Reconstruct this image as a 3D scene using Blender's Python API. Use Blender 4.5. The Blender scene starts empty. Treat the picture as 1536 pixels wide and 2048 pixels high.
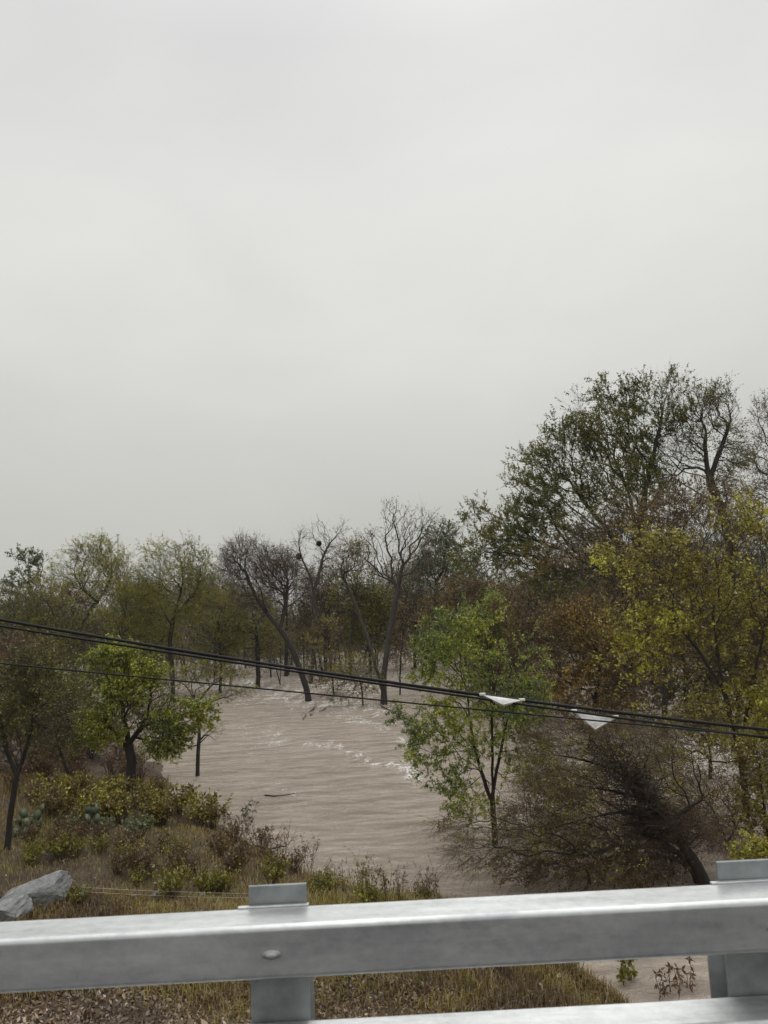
import bpy, math, random
import numpy as np
from mathutils import Matrix, Vector

R_ = math.radians
rng = np.random.default_rng(7)
random.seed(7)
scene = bpy.context.scene
COL = scene.collection

# ------------------------------------------------------------------ camera
H = 7.0                                   # eye height above the flood water
cam_d = bpy.data.cameras.new('camera')
cam = bpy.data.objects.new('camera', cam_d)
COL.objects.link(cam)
cam_d.lens = 26.0
cam_d.sensor_width = 36.0
cam_d.clip_start = 0.05
cam_d.clip_end = 4000
cam_d.dof.use_dof = True
cam_d.dof.focus_distance = 32
cam_d.dof.aperture_fstop = 4.5
M = Matrix.Rotation(R_(90 + 7.4), 4, 'X') @ Matrix.Rotation(R_(-2.6), 4, 'Z')
M = Matrix.Translation((0, 0, H)) @ M
cam.matrix_world = M
scene.camera = cam
FPX = 26.0 / 36.0 * 2048
MR = np.array(M.to_3x3())
CAM = np.array([0, 0, H])


def ray(px, py):
    d = MR @ np.array([(px - 768) / FPX, -(py - 1024) / FPX, -1.0])
    return d / d[1]


def P(px, py, Y):                          # the point seen at a pixel, at depth Y
    return CAM + ray(px, py) * Y


def W(px, py, z=0.0):                      # where a sight line meets height z
    d = ray(px, py)
    return CAM + d * ((z - H) / d[2])


# ------------------------------------------------------------------ basics
def nrm(v):
    return v / np.maximum(np.linalg.norm(v, axis=-1, keepdims=True), 1e-9)


def tag(o, label=None, cat=None, group=None, kind=None):
    if label: o['label'] = label
    if cat: o['category'] = cat
    if group: o['group'] = group
    if kind: o['kind'] = kind
    return o


def empty(name, loc, label, cat, group=None):
    o = bpy.data.objects.new(name, None)
    o.empty_display_size = 0.3
    o.location = tuple(loc)
    COL.objects.link(o)
    return tag(o, label, cat, group)


class MB:
    """collects vertices and faces (quads and triangles) for one mesh"""

    def __init__(s):
        s.v = []; s.q = []; s.t = []; s.qt = []; s.tt = []; s.n = 0

    def add(s, v, quads=None, tris=None, qt=None, tt=None):
        v = np.asarray(v, float).reshape(-1, 3)
        if quads is not None and len(quads):
            quads = np.asarray(quads, int)
            s.q.append(quads + s.n)
            s.qt.append(np.zeros(len(quads)) if qt is None else np.broadcast_to(qt, (len(quads),)))
        if tris is not None and len(tris):
            tris = np.asarray(tris, int)
            s.t.append(tris + s.n)
            s.tt.append(np.zeros(len(tris)) if tt is None else np.broadcast_to(tt, (len(tris),)))
        s.v.append(v); s.n += len(v)

    def build(s, name, mat, parent=None, origin=None, smooth=False, tint=False):
        v = np.concatenate(s.v) if s.v else np.zeros((0, 3))
        if origin is not None:
            v = v - np.asarray(origin)
        q = np.concatenate(s.q) if s.q else np.zeros((0, 4), int)
        t = np.concatenate(s.t) if s.t else np.zeros((0, 3), int)
        me = bpy.data.meshes.new(name)
        me.vertices.add(len(v))
        me.vertices.foreach_set('co', v.astype(np.float32).ravel())
        nl = len(q) * 4 + len(t) * 3
        me.loops.add(nl)
        me.loops.foreach_set('vertex_index', np.concatenate([q.ravel(), t.ravel()]).astype(np.int32))
        me.polygons.add(len(q) + len(t))
        st = np.concatenate([np.arange(len(q)) * 4, len(q) * 4 + np.arange(len(t)) * 3]).astype(np.int32)
        me.polygons.foreach_set('loop_start', st)
        if smooth:
            me.polygons.foreach_set('use_smooth', np.ones(len(q) + len(t), bool))
        if tint:
            a = me.attributes.new('tint', 'FLOAT', 'FACE')
            vals = np.concatenate([np.concatenate(s.qt) if s.qt else np.zeros(0),
                                   np.concatenate(s.tt) if s.tt else np.zeros(0)])
            a.data.foreach_set('value', vals.astype(np.float32))
        me.update(calc_edges=True)
        me.validate()
        if mat: me.materials.append(mat)
        o = bpy.data.objects.new(name, me)
        COL.objects.link(o)
        if parent: o.parent = parent
        return o


def frame(d):
    ref = np.array([0.05, 1.0, 0.08])
    u = nrm(np.cross(d, ref))
    return u, np.cross(d, u)


def tubes(mb, P0, P1, R0, R1, D0, D1, n, tint=0):
    K = len(P0)
    if K == 0: return
    a = np.arange(n) * 2 * math.pi / n
    ca, sa = np.cos(a), np.sin(a)
    u0, w0 = frame(D0); u1, w1 = frame(D1)
    A = P0[:, None] + R0[:, None, None] * (u0[:, None] * ca[None, :, None] + w0[:, None] * sa[None, :, None])
    B = P1[:, None] + R1[:, None, None] * (u1[:, None] * ca[None, :, None] + w1[:, None] * sa[None, :, None])
    V = np.concatenate([A, B], 1)           # K,2n,3
    i = np.arange(n); j = (i + 1) % n
    f = np.stack([i, j, j + n, i + n], 1)
    F = (np.arange(K)[:, None, None] * 2 * n + f[None]).reshape(-1, 4)
    mb.add(V.reshape(-1, 3), quads=F, qt=tint)


def sticks(mb, P0, P1, r0, r1, n=3):
    d = nrm(P1 - P0)
    tubes(mb, P0, P1, np.broadcast_to(r0, (len(P0),)).astype(float), np.broadcast_to(r1, (len(P0),)).astype(float), d, d, n)


def path_tube(mb, pts, r, n=8):
    pts = np.asarray(pts, float)
    d = nrm(np.gradient(pts, axis=0))
    r = np.broadcast_to(r, (len(pts),)).astype(float)
    tubes(mb, pts[:-1], pts[1:], r[:-1], r[1:], d[:-1], d[1:], n)


def box(mb, c, s, rz=0.0, bev=0.0):
    """box with chamfered long edges; c centre, s full sizes"""
    x, y, z = [q / 2 for q in s]
    b = bev
    if b <= 0:
        prof = [(-y, -z), (y, -z), (y, z), (-y, z)]
    else:
        prof = []
        for (sy, sz, a0) in ((1, -1, -90), (1, 1, 0), (-1, 1, 90), (-1, -1, 180)):
            for k in range(4):
                an = R_(a0 + 30 * k)
                prof.append((sy * (y - b) + b * math.cos(an), sz * (z - b) + b * math.sin(an)))
    n = len(prof)
    V = [(-x, p[0], p[1]) for p in prof] + [(x, p[0], p[1]) for p in prof] + [(-x, 0, 0), (x, 0, 0)]
    V = np.array(V)
    q = [(i, (i + 1) % n, (i + 1) % n + n, i + n) for i in range(n)]
    t = [((i + 1) % n, i, 2 * n) for i in range(n)] + [(i + n, (i + 1) % n + n, 2 * n + 1) for i in range(n)]
    cr, sr = math.cos(rz), math.sin(rz)
    V = np.stack([V[:, 0] * cr - V[:, 1] * sr, V[:, 0] * sr + V[:, 1] * cr, V[:, 2]], 1) + np.asarray(c)
    mb.add(V, quads=q, tris=t)


def leafs(mb, pts, size, aspect=0.5, bias=(0, 0, -0.2), bstr=0.6, base=0.5, var=0.25, clump=1.2, flat=1.1):
    """small pointed leaf faces at pts"""
    N = len(pts)
    if N == 0: return
    a = nrm(rng.normal(size=(N, 3)) + np.asarray(bias) * bstr * 3)
    nn = rng.normal(size=(N, 3)); nn[:, 2] += flat
    b = nrm(np.cross(a, nn))
    L = size * rng.uniform(0.45, 1.5, N)[:, None]
    wd = L * aspect
    p = pts
    V = np.stack([p, p + a * L * .45 + b * wd * .5, p + a * L, p + a * L * .45 - b * wd * .5], 1)
    F = np.arange(N * 4).reshape(N, 4)
    t = base + var * (np.sin(p[:, 0] * clump + 1.3 * np.sin(p[:, 2] * clump * 1.1)) * np.cos(p[:, 1] * clump * .9 + p[:, 2] * clump)) * .7 + rng.normal(size=N) * var * .55
    mb.add(V.reshape(-1, 3), quads=F, qt=np.clip(t, 0, 1))


# ------------------------------------------------------------------ materials
def new_mat(name):
    m = bpy.data.materials.new(name)
    m.use_nodes = True
    nt = m.node_tree
    nt.nodes.clear()
    out = nt.nodes.new('ShaderNodeOutputMaterial')
    return m, nt, out


def ramp(nt, stops, fac=None, interp='LINEAR'):
    r = nt.nodes.new('ShaderNodeValToRGB')
    r.color_ramp.interpolation = interp
    els = r.color_ramp.elements
    while len(els) > 1: els.remove(els[-1])
    els[0].position = stops[0][0]; els[0].color = (*stops[0][1], 1)
    for p, c in stops[1:]:
        e = els.new(p); e.color = (*c, 1)
    if fac is not None: nt.links.new(fac, r.inputs[0])
    return r


def noise(nt, scale, detail=4, rough=.55, vec=None, kind='Fac'):
    n = nt.nodes.new('ShaderNodeTexNoise')
    n.inputs['Scale'].default_value = scale
    n.inputs['Detail'].default_value = detail
    n.inputs['Roughness'].default_value = rough
    if vec is not None: nt.links.new(vec, n.inputs['Vector'])
    return n


def objcoord(nt, scale=(1, 1, 1)):
    tc = nt.nodes.new('ShaderNodeTexCoord')
    mp = nt.nodes.new('ShaderNodeMapping')
    mp.inputs['Scale'].default_value = scale
    nt.links.new(tc.outputs['Object'], mp.inputs['Vector'])
    return mp.outputs[0]


def bark_mat(name, c0, c1, rough=.75):
    m, nt, out = new_mat(name)
    b = nt.nodes.new('ShaderNodeBsdfPrincipled')
    v = objcoord(nt, (1, 1, .25))
    n = noise(nt, 9, 6, .65, v)
    r = ramp(nt, [(.3, c0), (.7, c1)], n.outputs[0])
    nt.links.new(r.outputs[0], b.inputs['Base Color'])
    b.inputs['Roughness'].default_value = rough
    bp = nt.nodes.new('ShaderNodeBump'); bp.inputs['Strength'].default_value = .6; bp.inputs['Distance'].default_value = .05
    nt.links.new(n.outputs[0], bp.inputs['Height']); nt.links.new(bp.outputs[0], b.inputs['Normal'])
    nt.links.new(b.outputs[0], out.inputs[0])
    return m


def leaf_mat(name, stops, trans=.30, gloss=.06, gain=1.0, viv=1.22):
    def vivid(q):
        l = .3 * q[0] + .6 * q[1] + .1 * q[2]
        return tuple(min(max((l + (c - l) * viv * 1.09) * gain, .003), .62) for c in q)
    stops = [(p, vivid(q)) for p, q in stops]
    m, nt, out = new_mat(name)
    at = nt.nodes.new('ShaderNodeAttribute'); at.attribute_name = 'tint'
    r = ramp(nt, stops, at.outputs['Fac'])
    d = nt.nodes.new('ShaderNodeBsdfDiffuse'); t = nt.nodes.new('ShaderNodeBsdfTranslucent')
    g = nt.nodes.new('ShaderNodeBsdfGlossy'); g.inputs['Roughness'].default_value = .32
    g.inputs['Color'].default_value = (.8, .8, .8, 1)
    nt.links.new(r.outputs[0], d.inputs[0]); nt.links.new(r.outputs[0], t.inputs[0])
    mx = nt.nodes.new('ShaderNodeMixShader'); mx.inputs[0].default_value = trans
    nt.links.new(d.outputs[0], mx.inputs[1]); nt.links.new(t.outputs[0], mx.inputs[2])
    m2 = nt.nodes.new('ShaderNodeMixShader'); m2.inputs[0].default_value = gloss
    nt.links.new(mx.outputs[0], m2.inputs[1]); nt.links.new(g.outputs[0], m2.inputs[2])
    nt.links.new(m2.outputs[0], out.inputs[0])
    return m


def plain(name, c, rough=.6, metal=0.0, var=.25, scale=6, spec=.5):
    m, nt, out = new_mat(name)
    b = nt.nodes.new('ShaderNodeBsdfPrincipled')
    n = noise(nt, scale, 5, .6, objcoord(nt))
    c = np.array(c)
    r = ramp(nt, [(.3, tuple(c * (1 - var))), (.7, tuple(np.minimum(c * (1 + var), 1)))], n.outputs[0])
    nt.links.new(r.outputs[0], b.inputs['Base Color'])
    b.inputs['Roughness'].default_value = rough; b.inputs['Metallic'].default_value = metal
    b.inputs['Specular IOR Level'].default_value = spec
    nt.links.new(b.outputs[0], out.inputs[0])
    return m


BARK = bark_mat('bark_dark', (.014, .011, .009), (.042, .034, .027))
BARKG = bark_mat('bark_grey', (.026, .022, .018), (.070, .060, .050))
TWIG = bark_mat('twig_brown', (.050, .036, .027), (.105, .078, .058))
TWIGG = bark_mat('twig_grey', (.075, .064, .054), (.15, .13, .112))
TWIGR = bark_mat('twig_red', (.060, .036, .021), (.14, .085, .050))

GAIN = 1.75
LF = {
    'olive': leaf_mat('leaf_olive', [(0, (.045, .042, .015)), (.4, (.10, .10, .030)), (.75, (.17, .155, .045)), (1, (.25, .22, .06))], gain=GAIN),
    'willow': leaf_mat('leaf_willow', [(0, (.07, .065, .022)), (.45, (.15, .145, .05)), (.8, (.23, .215, .075)), (1, (.30, .27, .09))], gain=GAIN),
    'green': leaf_mat('leaf_green', [(0, (.035, .040, .016)), (.35, (.080, .092, .026)), (.7, (.16, .175, .042)), (1, (.31, .30, .07))], gain=1.6, viv=1.12),
    'fern': leaf_mat('leaf_fern', [(0, (.040, .055, .022)), (.35, (.085, .120, .042)), (.6, (.15, .185, .052)), (.8, (.27, .275, .060)), (1, (.42, .39, .08))], gain=1.5, viv=1.05),
    'yellow': leaf_mat('leaf_yellow', [(0, (.050, .036, .016)), (.3, (.115, .085, .026)), (.55, (.19, .165, .040)), (.8, (.33, .315, .068)), (1, (.48, .46, .10))], gain=1.5, viv=1.05),
    'rust': leaf_mat('leaf_rust', [(0, (.045, .031, .017)), (.4, (.100, .070, .034)), (.75, (.19, .135, .045)), (1, (.36, .26, .06))], gain=1.55, viv=1.05),
    'dark': leaf_mat('leaf_dark', [(0, (.024, .032, .012)), (.45, (.062, .074, .024)), (.75, (.115, .100, .032)), (1, (.22, .155, .045))], gain=GAIN),
    'brown': leaf_mat('leaf_brown', [(0, (.035, .022, .014)), (.5, (.085, .055, .032)), (1, (.17, .115, .06))], gain=GAIN),
    'grey': leaf_mat('leaf_grey', [(0, (.035, .042, .026)), (.5, (.085, .095, .055)), (1, (.16, .16, .09))], gain=GAIN),
}


# ------------------------------------------------------------------ trees
def blob_points(blobs, n, Y):
    w = np.array([b[2] * b[3] for b in blobs], float); w /= w.sum()
    cnt = rng.multinomial(n, w)
    out = []
    for b, k in zip(blobs, cnt):
        cx, cy, rx, ry = b[:4]
        dy = b[4] if len(b) > 4 else 0.0
        rd = b[5] if len(b) > 5 else rx * .9
        d = nrm(rng.normal(size=(k, 3))) * (rng.uniform(.08, 1, k) ** .42)[:, None]
        for q in d:
            Yq = Y + dy + q[1] * rd / FPX * Y
            # the blob is a solid at the tree's own depth
            c = P(cx, cy, Y + dy)
            s = (Y + dy) / FPX
            out.append(c + np.array([q[0] * rx * s, q[1] * rd * s, q[2] * ry * s]))
    return np.array(out)


class Skel:
    def __init__(s, cap=20000):
        s.p = np.zeros((cap, 3)); s.par = np.full(cap, -1); s.L = np.zeros(cap); s.d = np.zeros((cap, 3))
        s.ok = np.zeros(cap, bool); s.pen = np.zeros(cap); s.n = 0

    def add(s, p, par, ok=True):
        i = s.n
        s.p[i] = p; s.par[i] = par; s.ok[i] = ok
        if par >= 0:
            dv = p - s.p[par]; l = np.linalg.norm(dv)
            s.L[i] = s.L[par] + l; s.d[i] = dv / max(l, 1e-6)
        else:
            s.d[i] = (0, 0, 1)
        s.n += 1
        return i

    def line(s, pts, par, seg, ok_from=0.5, wob=.03):
        """a stem through pts, Catmull smoothed"""
        pts = np.asarray(pts, float)
        Q = np.vstack([2 * pts[0] - pts[1], pts, 2 * pts[-1] - pts[-2]])
        tot = np.linalg.norm(np.diff(pts, axis=0), axis=1)
        T = tot.sum(); acc = 0
        for k in range(len(pts) - 1):
            m = max(1, int(round(tot[k] / seg)))
            p0, p1, p2, p3 = Q[k:k + 4]
            for j in range(1, m + 1):
                t = j / m
                q = .5 * ((2 * p1) + (-p0 + p2) * t + (2 * p0 - 5 * p1 + 4 * p2 - p3) * t * t + (-p0 + 3 * p1 - 3 * p2 + p3) * t ** 3)
                q = q + rng.normal(size=3) * wob * seg
                par = s.add(q, par, (acc + tot[k] * t) / T >= ok_from)
            acc += tot[k]
        return par

    def grow(s, A, bf, seg, wob=.10, hub=None):
        hub = s.p[s.n - 1] if hub is None else hub
        A = A[np.argsort(np.linalg.norm(A - hub, axis=1))]
        for a in A:
            n = s.n
            dv = a - s.p[:n]; l = np.linalg.norm(dv, axis=1)
            cs = (dv * s.d[:n]).sum(1) / np.maximum(l, 1e-6)
            cost = l * (1.35 - .35 * cs) + bf * s.L[:n] + np.where(s.ok[:n], 0, 1e6)
            i = int(np.argmin(cost))
            ln = l[i]
            if ln < seg * .25: continue
            m = max(1, int(math.ceil(ln / seg)))
            p0 = s.p[i].copy(); c = p0 + s.d[i] * ln * .38
            par = i
            for j in range(1, m + 1):
                t = j / m
                q = (1 - t) ** 2 * p0 + 2 * t * (1 - t) * c + t * t * a
                if j < m: q = q + rng.normal(size=3) * wob * seg
                par = s.add(q, par)

    def finish(s, R, r0):
        n = s.n
        p = s.p[:n]; par = s.par[:n]
        cnt = np.zeros(n); has = np.zeros(n, bool); has[par[par >= 0]] = True
        cnt[~has] = 1
        for i in range(n - 1, 0, -1):
            if par[i] >= 0: cnt[par[i]] += cnt[i]
        N = cnt.max()
        e = math.log(max(N, 3)) / math.log(R / r0)
        r = r0 * cnt ** (1 / e)
        main = np.full(n, -1); best = np.zeros(n)
        for i in range(1, n):
            q = par[i]
            if q >= 0 and cnt[i] > best[q]: best[q] = cnt[i]; main[q] = i
        nd = s.d[:n].copy()
        mk = main >= 0
        nd[mk] = nrm(s.d[:n][mk] + s.d[main[mk]])
        z0 = p[0, 2]
        low = p[:, 2] - z0
        r = r * (1 + .45 * np.exp(-np.maximum(low, 0) / .35) * (r > R * .5))
        s.r = r; s.main = main; s.nd = nd; s.cnt = cnt; s.tip = ~has
        return s

    def mesh(s, mb, lo=0.0):
        n = s.n
        i = np.arange(1, n); i = i[s.par[i] >= 0]
        q = s.par[i]
        ismain = s.main[q] == i
        r0 = np.where(ismain, s.r[q], np.minimum(s.r[q] * .9, s.r[i] * 1.25))
        d0 = np.where(ismain[:, None], s.nd[q], s.d[i])
        for n_s, m in ((9, s.r[i] >= .10), (6, (s.r[i] < .10) & (s.r[i] >= .03)), (3, s.r[i] < .03)):
            k = np.where(m)[0]
            tubes(mb, s.p[q[k]], s.p[i[k]], r0[k], s.r[i[k]], d0[k], s.nd[i[k]], n_s)


def twig_set(mb, p, d, L, r, spread=.6, up=.15, wind=(0, 0, 0), sub=2, subf=.55):
    """twigs from points p along d; returns sample points for leaves (pos, dir)"""
    K = len(p)
    d1 = nrm(d + rng.normal(size=(K, 3)) * spread + np.array([0, 0, up]) + np.asarray(wind))
    ln = L * rng.uniform(.55, 1.3, K)[:, None]
    m = p + d1 * ln * .5
    d2 = nrm(d1 + rng.normal(size=(K, 3)) * .28 + np.array([0, 0, up * .6]) + np.asarray(wind))
    e = m + d2 * ln * .5
    sticks(mb, p, m, r, r * .75); sticks(mb, m, e, r * .75, r * .35)
    S = [(p, m), (m, e)]
    for k in range(sub):
        t = rng.uniform(.15, .95, K)[:, None]
        st = np.where(t < .5, p + (m - p) * t * 2, m + (e - m) * (t * 2 - 1))
        ds = nrm(d1 + rng.normal(size=(K, 3)) * .75 + np.array([0, 0, up]) + np.asarray(wind))
        en = st + ds * ln * subf * rng.uniform(.6, 1.2, K)[:, None]
        sticks(mb, st, en, r * .6, r * .3)
        S.append((st, en))
    return S


def on_segs(S, n):
    A = np.concatenate([a for a, b in S]); B = np.concatenate([b for a, b in S])
    i = rng.integers(0, len(A), n)
    t = rng.uniform(.1, 1.05, n)[:, None]
    return A[i] + (B[i] - A[i]) * t


NM, LM, RS, LS = 1.6, 2.9, .72, .80


def tree(name, label, base, stems, R, blobs, n=400, bf=.35, seg=.5, r0=.012, twigs=3, tL=.7, tr=.008, spread=.6, up=.15,
         wind=(0, 0, 0), sub=2, leaves=0, leaf='olive', lsize=.14, aspect=.5, lbias=(0, 0, -.25), lstr=.5, tint=.5, tvar=.3, clump=1.2,
         bark=BARK, twig=TWIG, cat='tree', group=None, ok=.5, wob=.12, z=0.0, extra=None, sprays=0, spn=14, sps=.14, Y=None, jit=.03, thin=0.0, dep=None):
    b = W(*base, z=z) if Y is None else P(base[0], base[1], Y)
    b = np.array(b)
    n = int(n * NM); leaves = int(leaves * LM); R *= RS; lsize *= LS
    Yt = b[1]
    if Y is not None: b[2] = z
    root_z = b[2] - .4
    s = Skel()
    first = s.add(np.array([b[0], b[1], root_z]), -1, False)
    r_i = s.add(b, first, False)
    for k, st in enumerate(stems):
        pts = [P(q[0], q[1], Yt + (q[2] if len(q) > 2 else 0)) for q in st]
        frm = r_i
        if k > 0:
            frm = int(np.argmin(np.linalg.norm(s.p[:s.n] - pts[0], axis=1)))
        s.line([s.p[frm]] + pts[(1 if k else 0):] if not (k == 0) else [b] + pts, frm, seg, ok if k == 0 else .25, jit)
    A = blob_points(blobs, n, Yt)
    A = A[A[:, 2] > .25]
    s.grow(A, bf, seg, wob)
    s.finish(R, r0)
    root = empty(name, b, label, cat, group)
    mb = MB(); s.mesh(mb)
    mb.build('trunk', bark, root, b, smooth=True)
    idx = np.where((s.cnt <= 4) & (np.arange(s.n) > 3))[0]
    tips = np.where(s.tip)[0]
    k = int(len(tips) * twigs)
    src = np.concatenate([tips, rng.choice(idx, max(0, k - len(tips)))]) if len(idx) else tips
    tw = MB()
    S = twig_set(tw, s.p[src], s.d[src], tL, tr, spread, up, wind, sub)
    tw.build('twigs', twig, root, b)
    if leaves:
        lb = MB()
        thin = max(thin, .28)
        if thin > 0:                      # bare patches: leaf only part of the twigs
            A_ = np.concatenate([a for a, c in S]); B_ = np.concatenate([c for a, c in S])
            f = np.sin(A_[:, 0] * .9 + 2 * np.sin(A_[:, 2] * .8)) * np.cos(A_[:, 1] * .8 + A_[:, 2] * .7) + rng.normal(size=len(A_)) * .35
            kp = f > np.quantile(f, min(thin, .75))
            S = [(A_[kp], B_[kp])]
        if sprays:                        # denser leaf clusters at the twig ends; lighter tint paints crown highlights
            c_ = on_segs(S, sprays)
            ax = nrm(rng.normal(size=(sprays, 3)) * np.array([1.3, 1, .6]) + np.array([-.4, 0, .1]))
            c_ = np.repeat(c_, spn, 0); ax = np.repeat(ax, spn, 0)
            m_ = len(c_)
            c_ = c_ + ax * rng.normal(size=(m_, 1)) * sps * 1.3 + rng.normal(size=(m_, 3)) * sps * .45
            leafs(lb, c_, lsize * 1.05, aspect, lbias, lstr, min(tint + .28, .95), tvar * .45, clump)
        if extra is None:
            leafs(lb, on_segs(S, leaves), lsize, aspect, lbias, lstr, tint, tvar, clump)
        lb.build('foliage', LF[leaf], root, b, tint=True)
    return root


# ------------------------------------------------------------------ the land
shore_px = [(-500, 1440), (0, 1462), (200, 1480), (285, 1512), (335, 1560), (372, 1612), (430, 1655), (505, 1692), (575, 1722), (650, 1768),
            (760, 1795), (860, 1800), (1000, 1870), (1100, 1915), (1185, 1955), (1250, 2030), (1300, 2130)]
shore = np.array([W(*q)[:2] for q in shore_px])
poly = np.vstack([shore, [[shore[-1, 0], -200], [-900, -200], [-900, shore[0, 1] + 3]]])


def land_dist(x, y):
    """signed distance to the left bank's waterline: positive on land"""
    x = np.asarray(x, float); y = np.asarray(y, float)
    best = np.full(x.shape, 1e9)
    for a, b in zip(shore[:-1], shore[1:]):
        ab = b - a
        t = np.clip(((x - a[0]) * ab[0] + (y - a[1]) * ab[1]) / (ab @ ab), 0, 1)
        best = np.minimum(best, np.hypot(x - a[0] - t * ab[0], y - a[1] - t * ab[1]))
    ins = np.zeros(x.shape, bool)
    for k in range(len(poly)):
        a, b = poly[k], poly[(k + 1) % len(poly)]
        c = ((a[1] > y) != (b[1] > y))
        with np.errstate(divide='ignore', invalid='ignore'):
            xi = (b[0] - a[0]) * (y - a[1]) / (b[1] - a[1] + 1e-12) + a[0]
        ins ^= c & (x < xi)
    return np.where(ins, best, -best) + .30 * np.sin(x * 1.7 + 2.2 * np.sin(y * .9)) * np.cos(y * 1.4 + x * .6) + .13 * np.sin(x * 4.3 + y * 3.1)


def wav(x, y):
    return (np.sin(x * .9 + 1.7 * np.sin(y * .43)) * np.cos(y * .77 + .8 * np.sin(x * .31)) * .5
            + np.sin(x * 2.3 + y * 1.1 + 2 * np.sin(y * .9)) * .22 + np.sin(x * 5.1 - y * 4.3) * .08)


def ground_z(x, y):
    x = np.asarray(x, float); y = np.asarray(y, float)
    d = land_dist(x, y)
    land = .55 * (1 - np.exp(-np.maximum(d, 0) / 1.2)) + .10 * np.clip(d, 0, 12)
    emb = np.clip((12.5 - y) / 8, 0, 1); emb = emb * emb * (3 - 2 * emb)
    land = land + emb * np.clip(d, 0, 6) / 6 * 1.9
    land = land + wav(x, y) * .13 * np.clip(d / 2, 0, 1)
    bed = -1.4 * (1 - np.exp(np.minimum(d, 0) / 3))
    z = np.where(d > 0, land, bed)
    far = np.clip((y - 118 - 6 * np.sin(x * .05)) / 30, 0, 1)
    z = np.where(far > 0, np.maximum(z, -1.4 + far * 4.2), z)
    return z


def at_ground(px, py):
    d = ray(px, py)
    t = np.arange(3.5, 130, .02)
    q = CAM + d * t[:, None]
    h = ground_z(q[:, 0], q[:, 1])
    k = np.argmax(q[:, 2] <= np.maximum(h, -5))
    return np.array([q[k, 0], q[k, 1], float(h[k])])


def grid(xs, ys, zf):
    X, Y = np.meshgrid(xs, ys)
    Z = zf(X, Y)
    V = np.stack([X, Y, Z], -1).reshape(-1, 3)
    nx, ny = len(xs), len(ys)
    i = np.arange(nx - 1)[None, :] + nx * np.arange(ny - 1)[:, None]
    F = np.stack([i, i + 1, i + 1 + nx, i + nx], -1).reshape(-1, 4)
    return V, F


xs = np.unique(np.concatenate([np.linspace(-880, -60, 14), np.arange(-60, -22, 1.5), np.arange(-22, 12, .22), np.arange(12, 60, 1.5), np.linspace(60, 880, 14)]))
ys = np.unique(np.concatenate([np.linspace(-300, 3, 8), np.arange(3, 34, .22), np.arange(34, 160, 2.5), np.linspace(160, 880, 10)]))
g = MB(); v, f = grid(xs, ys, ground_z); g.add(v, quads=f)
m, nt, out = new_mat('soil')
b = nt.nodes.new('ShaderNodeBsdfPrincipled')
oc = objcoord(nt)
n1 = noise(nt, .55, 5, .6, oc); n2 = noise(nt, 9, 6, .7, oc); n3 = noise(nt, 30, 3, .6, oc)
r1 = ramp(nt, [(.35, (.045, .030, .018)), (.55, (.085, .058, .034)), (.7, (.075, .068, .028))], n1.outputs[0])
r2 = ramp(nt, [(.3, (.4, .4, .4)), (.7, (1.3, 1.25, 1.2))], n2.outputs[0])
mx = nt.nodes.new('ShaderNodeMixRGB'); mx.blend_type = 'MULTIPLY'; mx.inputs[0].default_value = 1
nt.links.new(r1.outputs[0], mx.inputs[1]); nt.links.new(r2.outputs[0], mx.inputs[2])
nt.links.new(mx.outputs[0], b.inputs['Base Color']); b.inputs['Roughness'].default_value = .8
bp = nt.nodes.new('ShaderNodeBump'); bp.inputs['Strength'].default_value = .8; bp.inputs['Distance'].default_value = .06
nt.links.new(n2.outputs[0], bp.inputs['Height']); nt.links.new(bp.outputs[0], b.inputs['Normal'])
nt.links.new(b.outputs[0], out.inputs[0])
tag(g.build('ground', m, smooth=True), 'brown soil bank sloping down to the flood water', kind='structure')

# ------------------------------------------------------------------ water
def water_z(X, Y):
    a = .042 + .025 * np.clip((Y - 22) / 20, 0, 1)
    w = (np.sin(Y * 2.1 + .9 * np.sin(X * .35) + X * .25) * .5 + np.sin(Y * 3.7 - X * .6 + 1.4 * np.sin(X * .5 + Y * .3)) * .4
         + np.sin(X * 1.6 + Y * 1.3 + 1.5 * np.sin(Y * .7)) * .35 + np.sin(X * .7 - Y * .5) * .5)
    return a * w


xs = np.unique(np.concatenate([np.linspace(-880, -70, 12), np.arange(-70, -14, 1.0), np.arange(-14, 26, .22), np.arange(26, 80, 1.0), np.linspace(80, 880, 12)]))
ys = np.unique(np.concatenate([np.linspace(-300, 4, 10), np.arange(4, 75, .2), np.arange(75, 135, 1.0), np.linspace(135, 880, 8)]))
g = MB(); v, f = grid(xs, ys, water_z); g.add(v, quads=f)
m, nt, out = new_mat('muddy_water')
b = nt.nodes.new('ShaderNodeBsdfPrincipled')
oc = objcoord(nt, (.45, 1, 1)); oc2 = objcoord(nt, (.7, 1.6, 1))
n0 = noise(nt, .30, 7, .68, oc); n0.inputs['Distortion'].default_value = 1.2
r = ramp(nt, [(.3, (.495, .412, .335)), (.7, (.625, .532, .438))], n0.outputs[0])
nt.links.new(r.outputs[0], b.inputs['Base Color'])
b.inputs['Roughness'].default_value = .06
b.inputs['IOR'].default_value = 1.36
n1 = noise(nt, 2.3, 6, .66, oc); n1.inputs['Distortion'].default_value = .6; n2 = noise(nt, 5.0, 4, .6, oc2)
ad = nt.nodes.new('ShaderNodeMath'); ad.operation = 'ADD'
ml = nt.nodes.new('ShaderNodeMath'); ml.operation = 'MULTIPLY'; ml.inputs[1].default_value = .35
nt.links.new(n2.outputs[0], ml.inputs[0]); nt.links.new(n1.outputs[0], ad.inputs[0]); nt.links.new(ml.outputs[0], ad.inputs[1])
bp = nt.nodes.new('ShaderNodeBump'); bp.inputs['Strength'].default_value = 1.0; bp.inputs['Distance'].default_value = .65
nt.links.new(ad.outputs[0], bp.inputs['Height']); nt.links.new(bp.outputs[0], b.inputs['Normal'])
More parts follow.
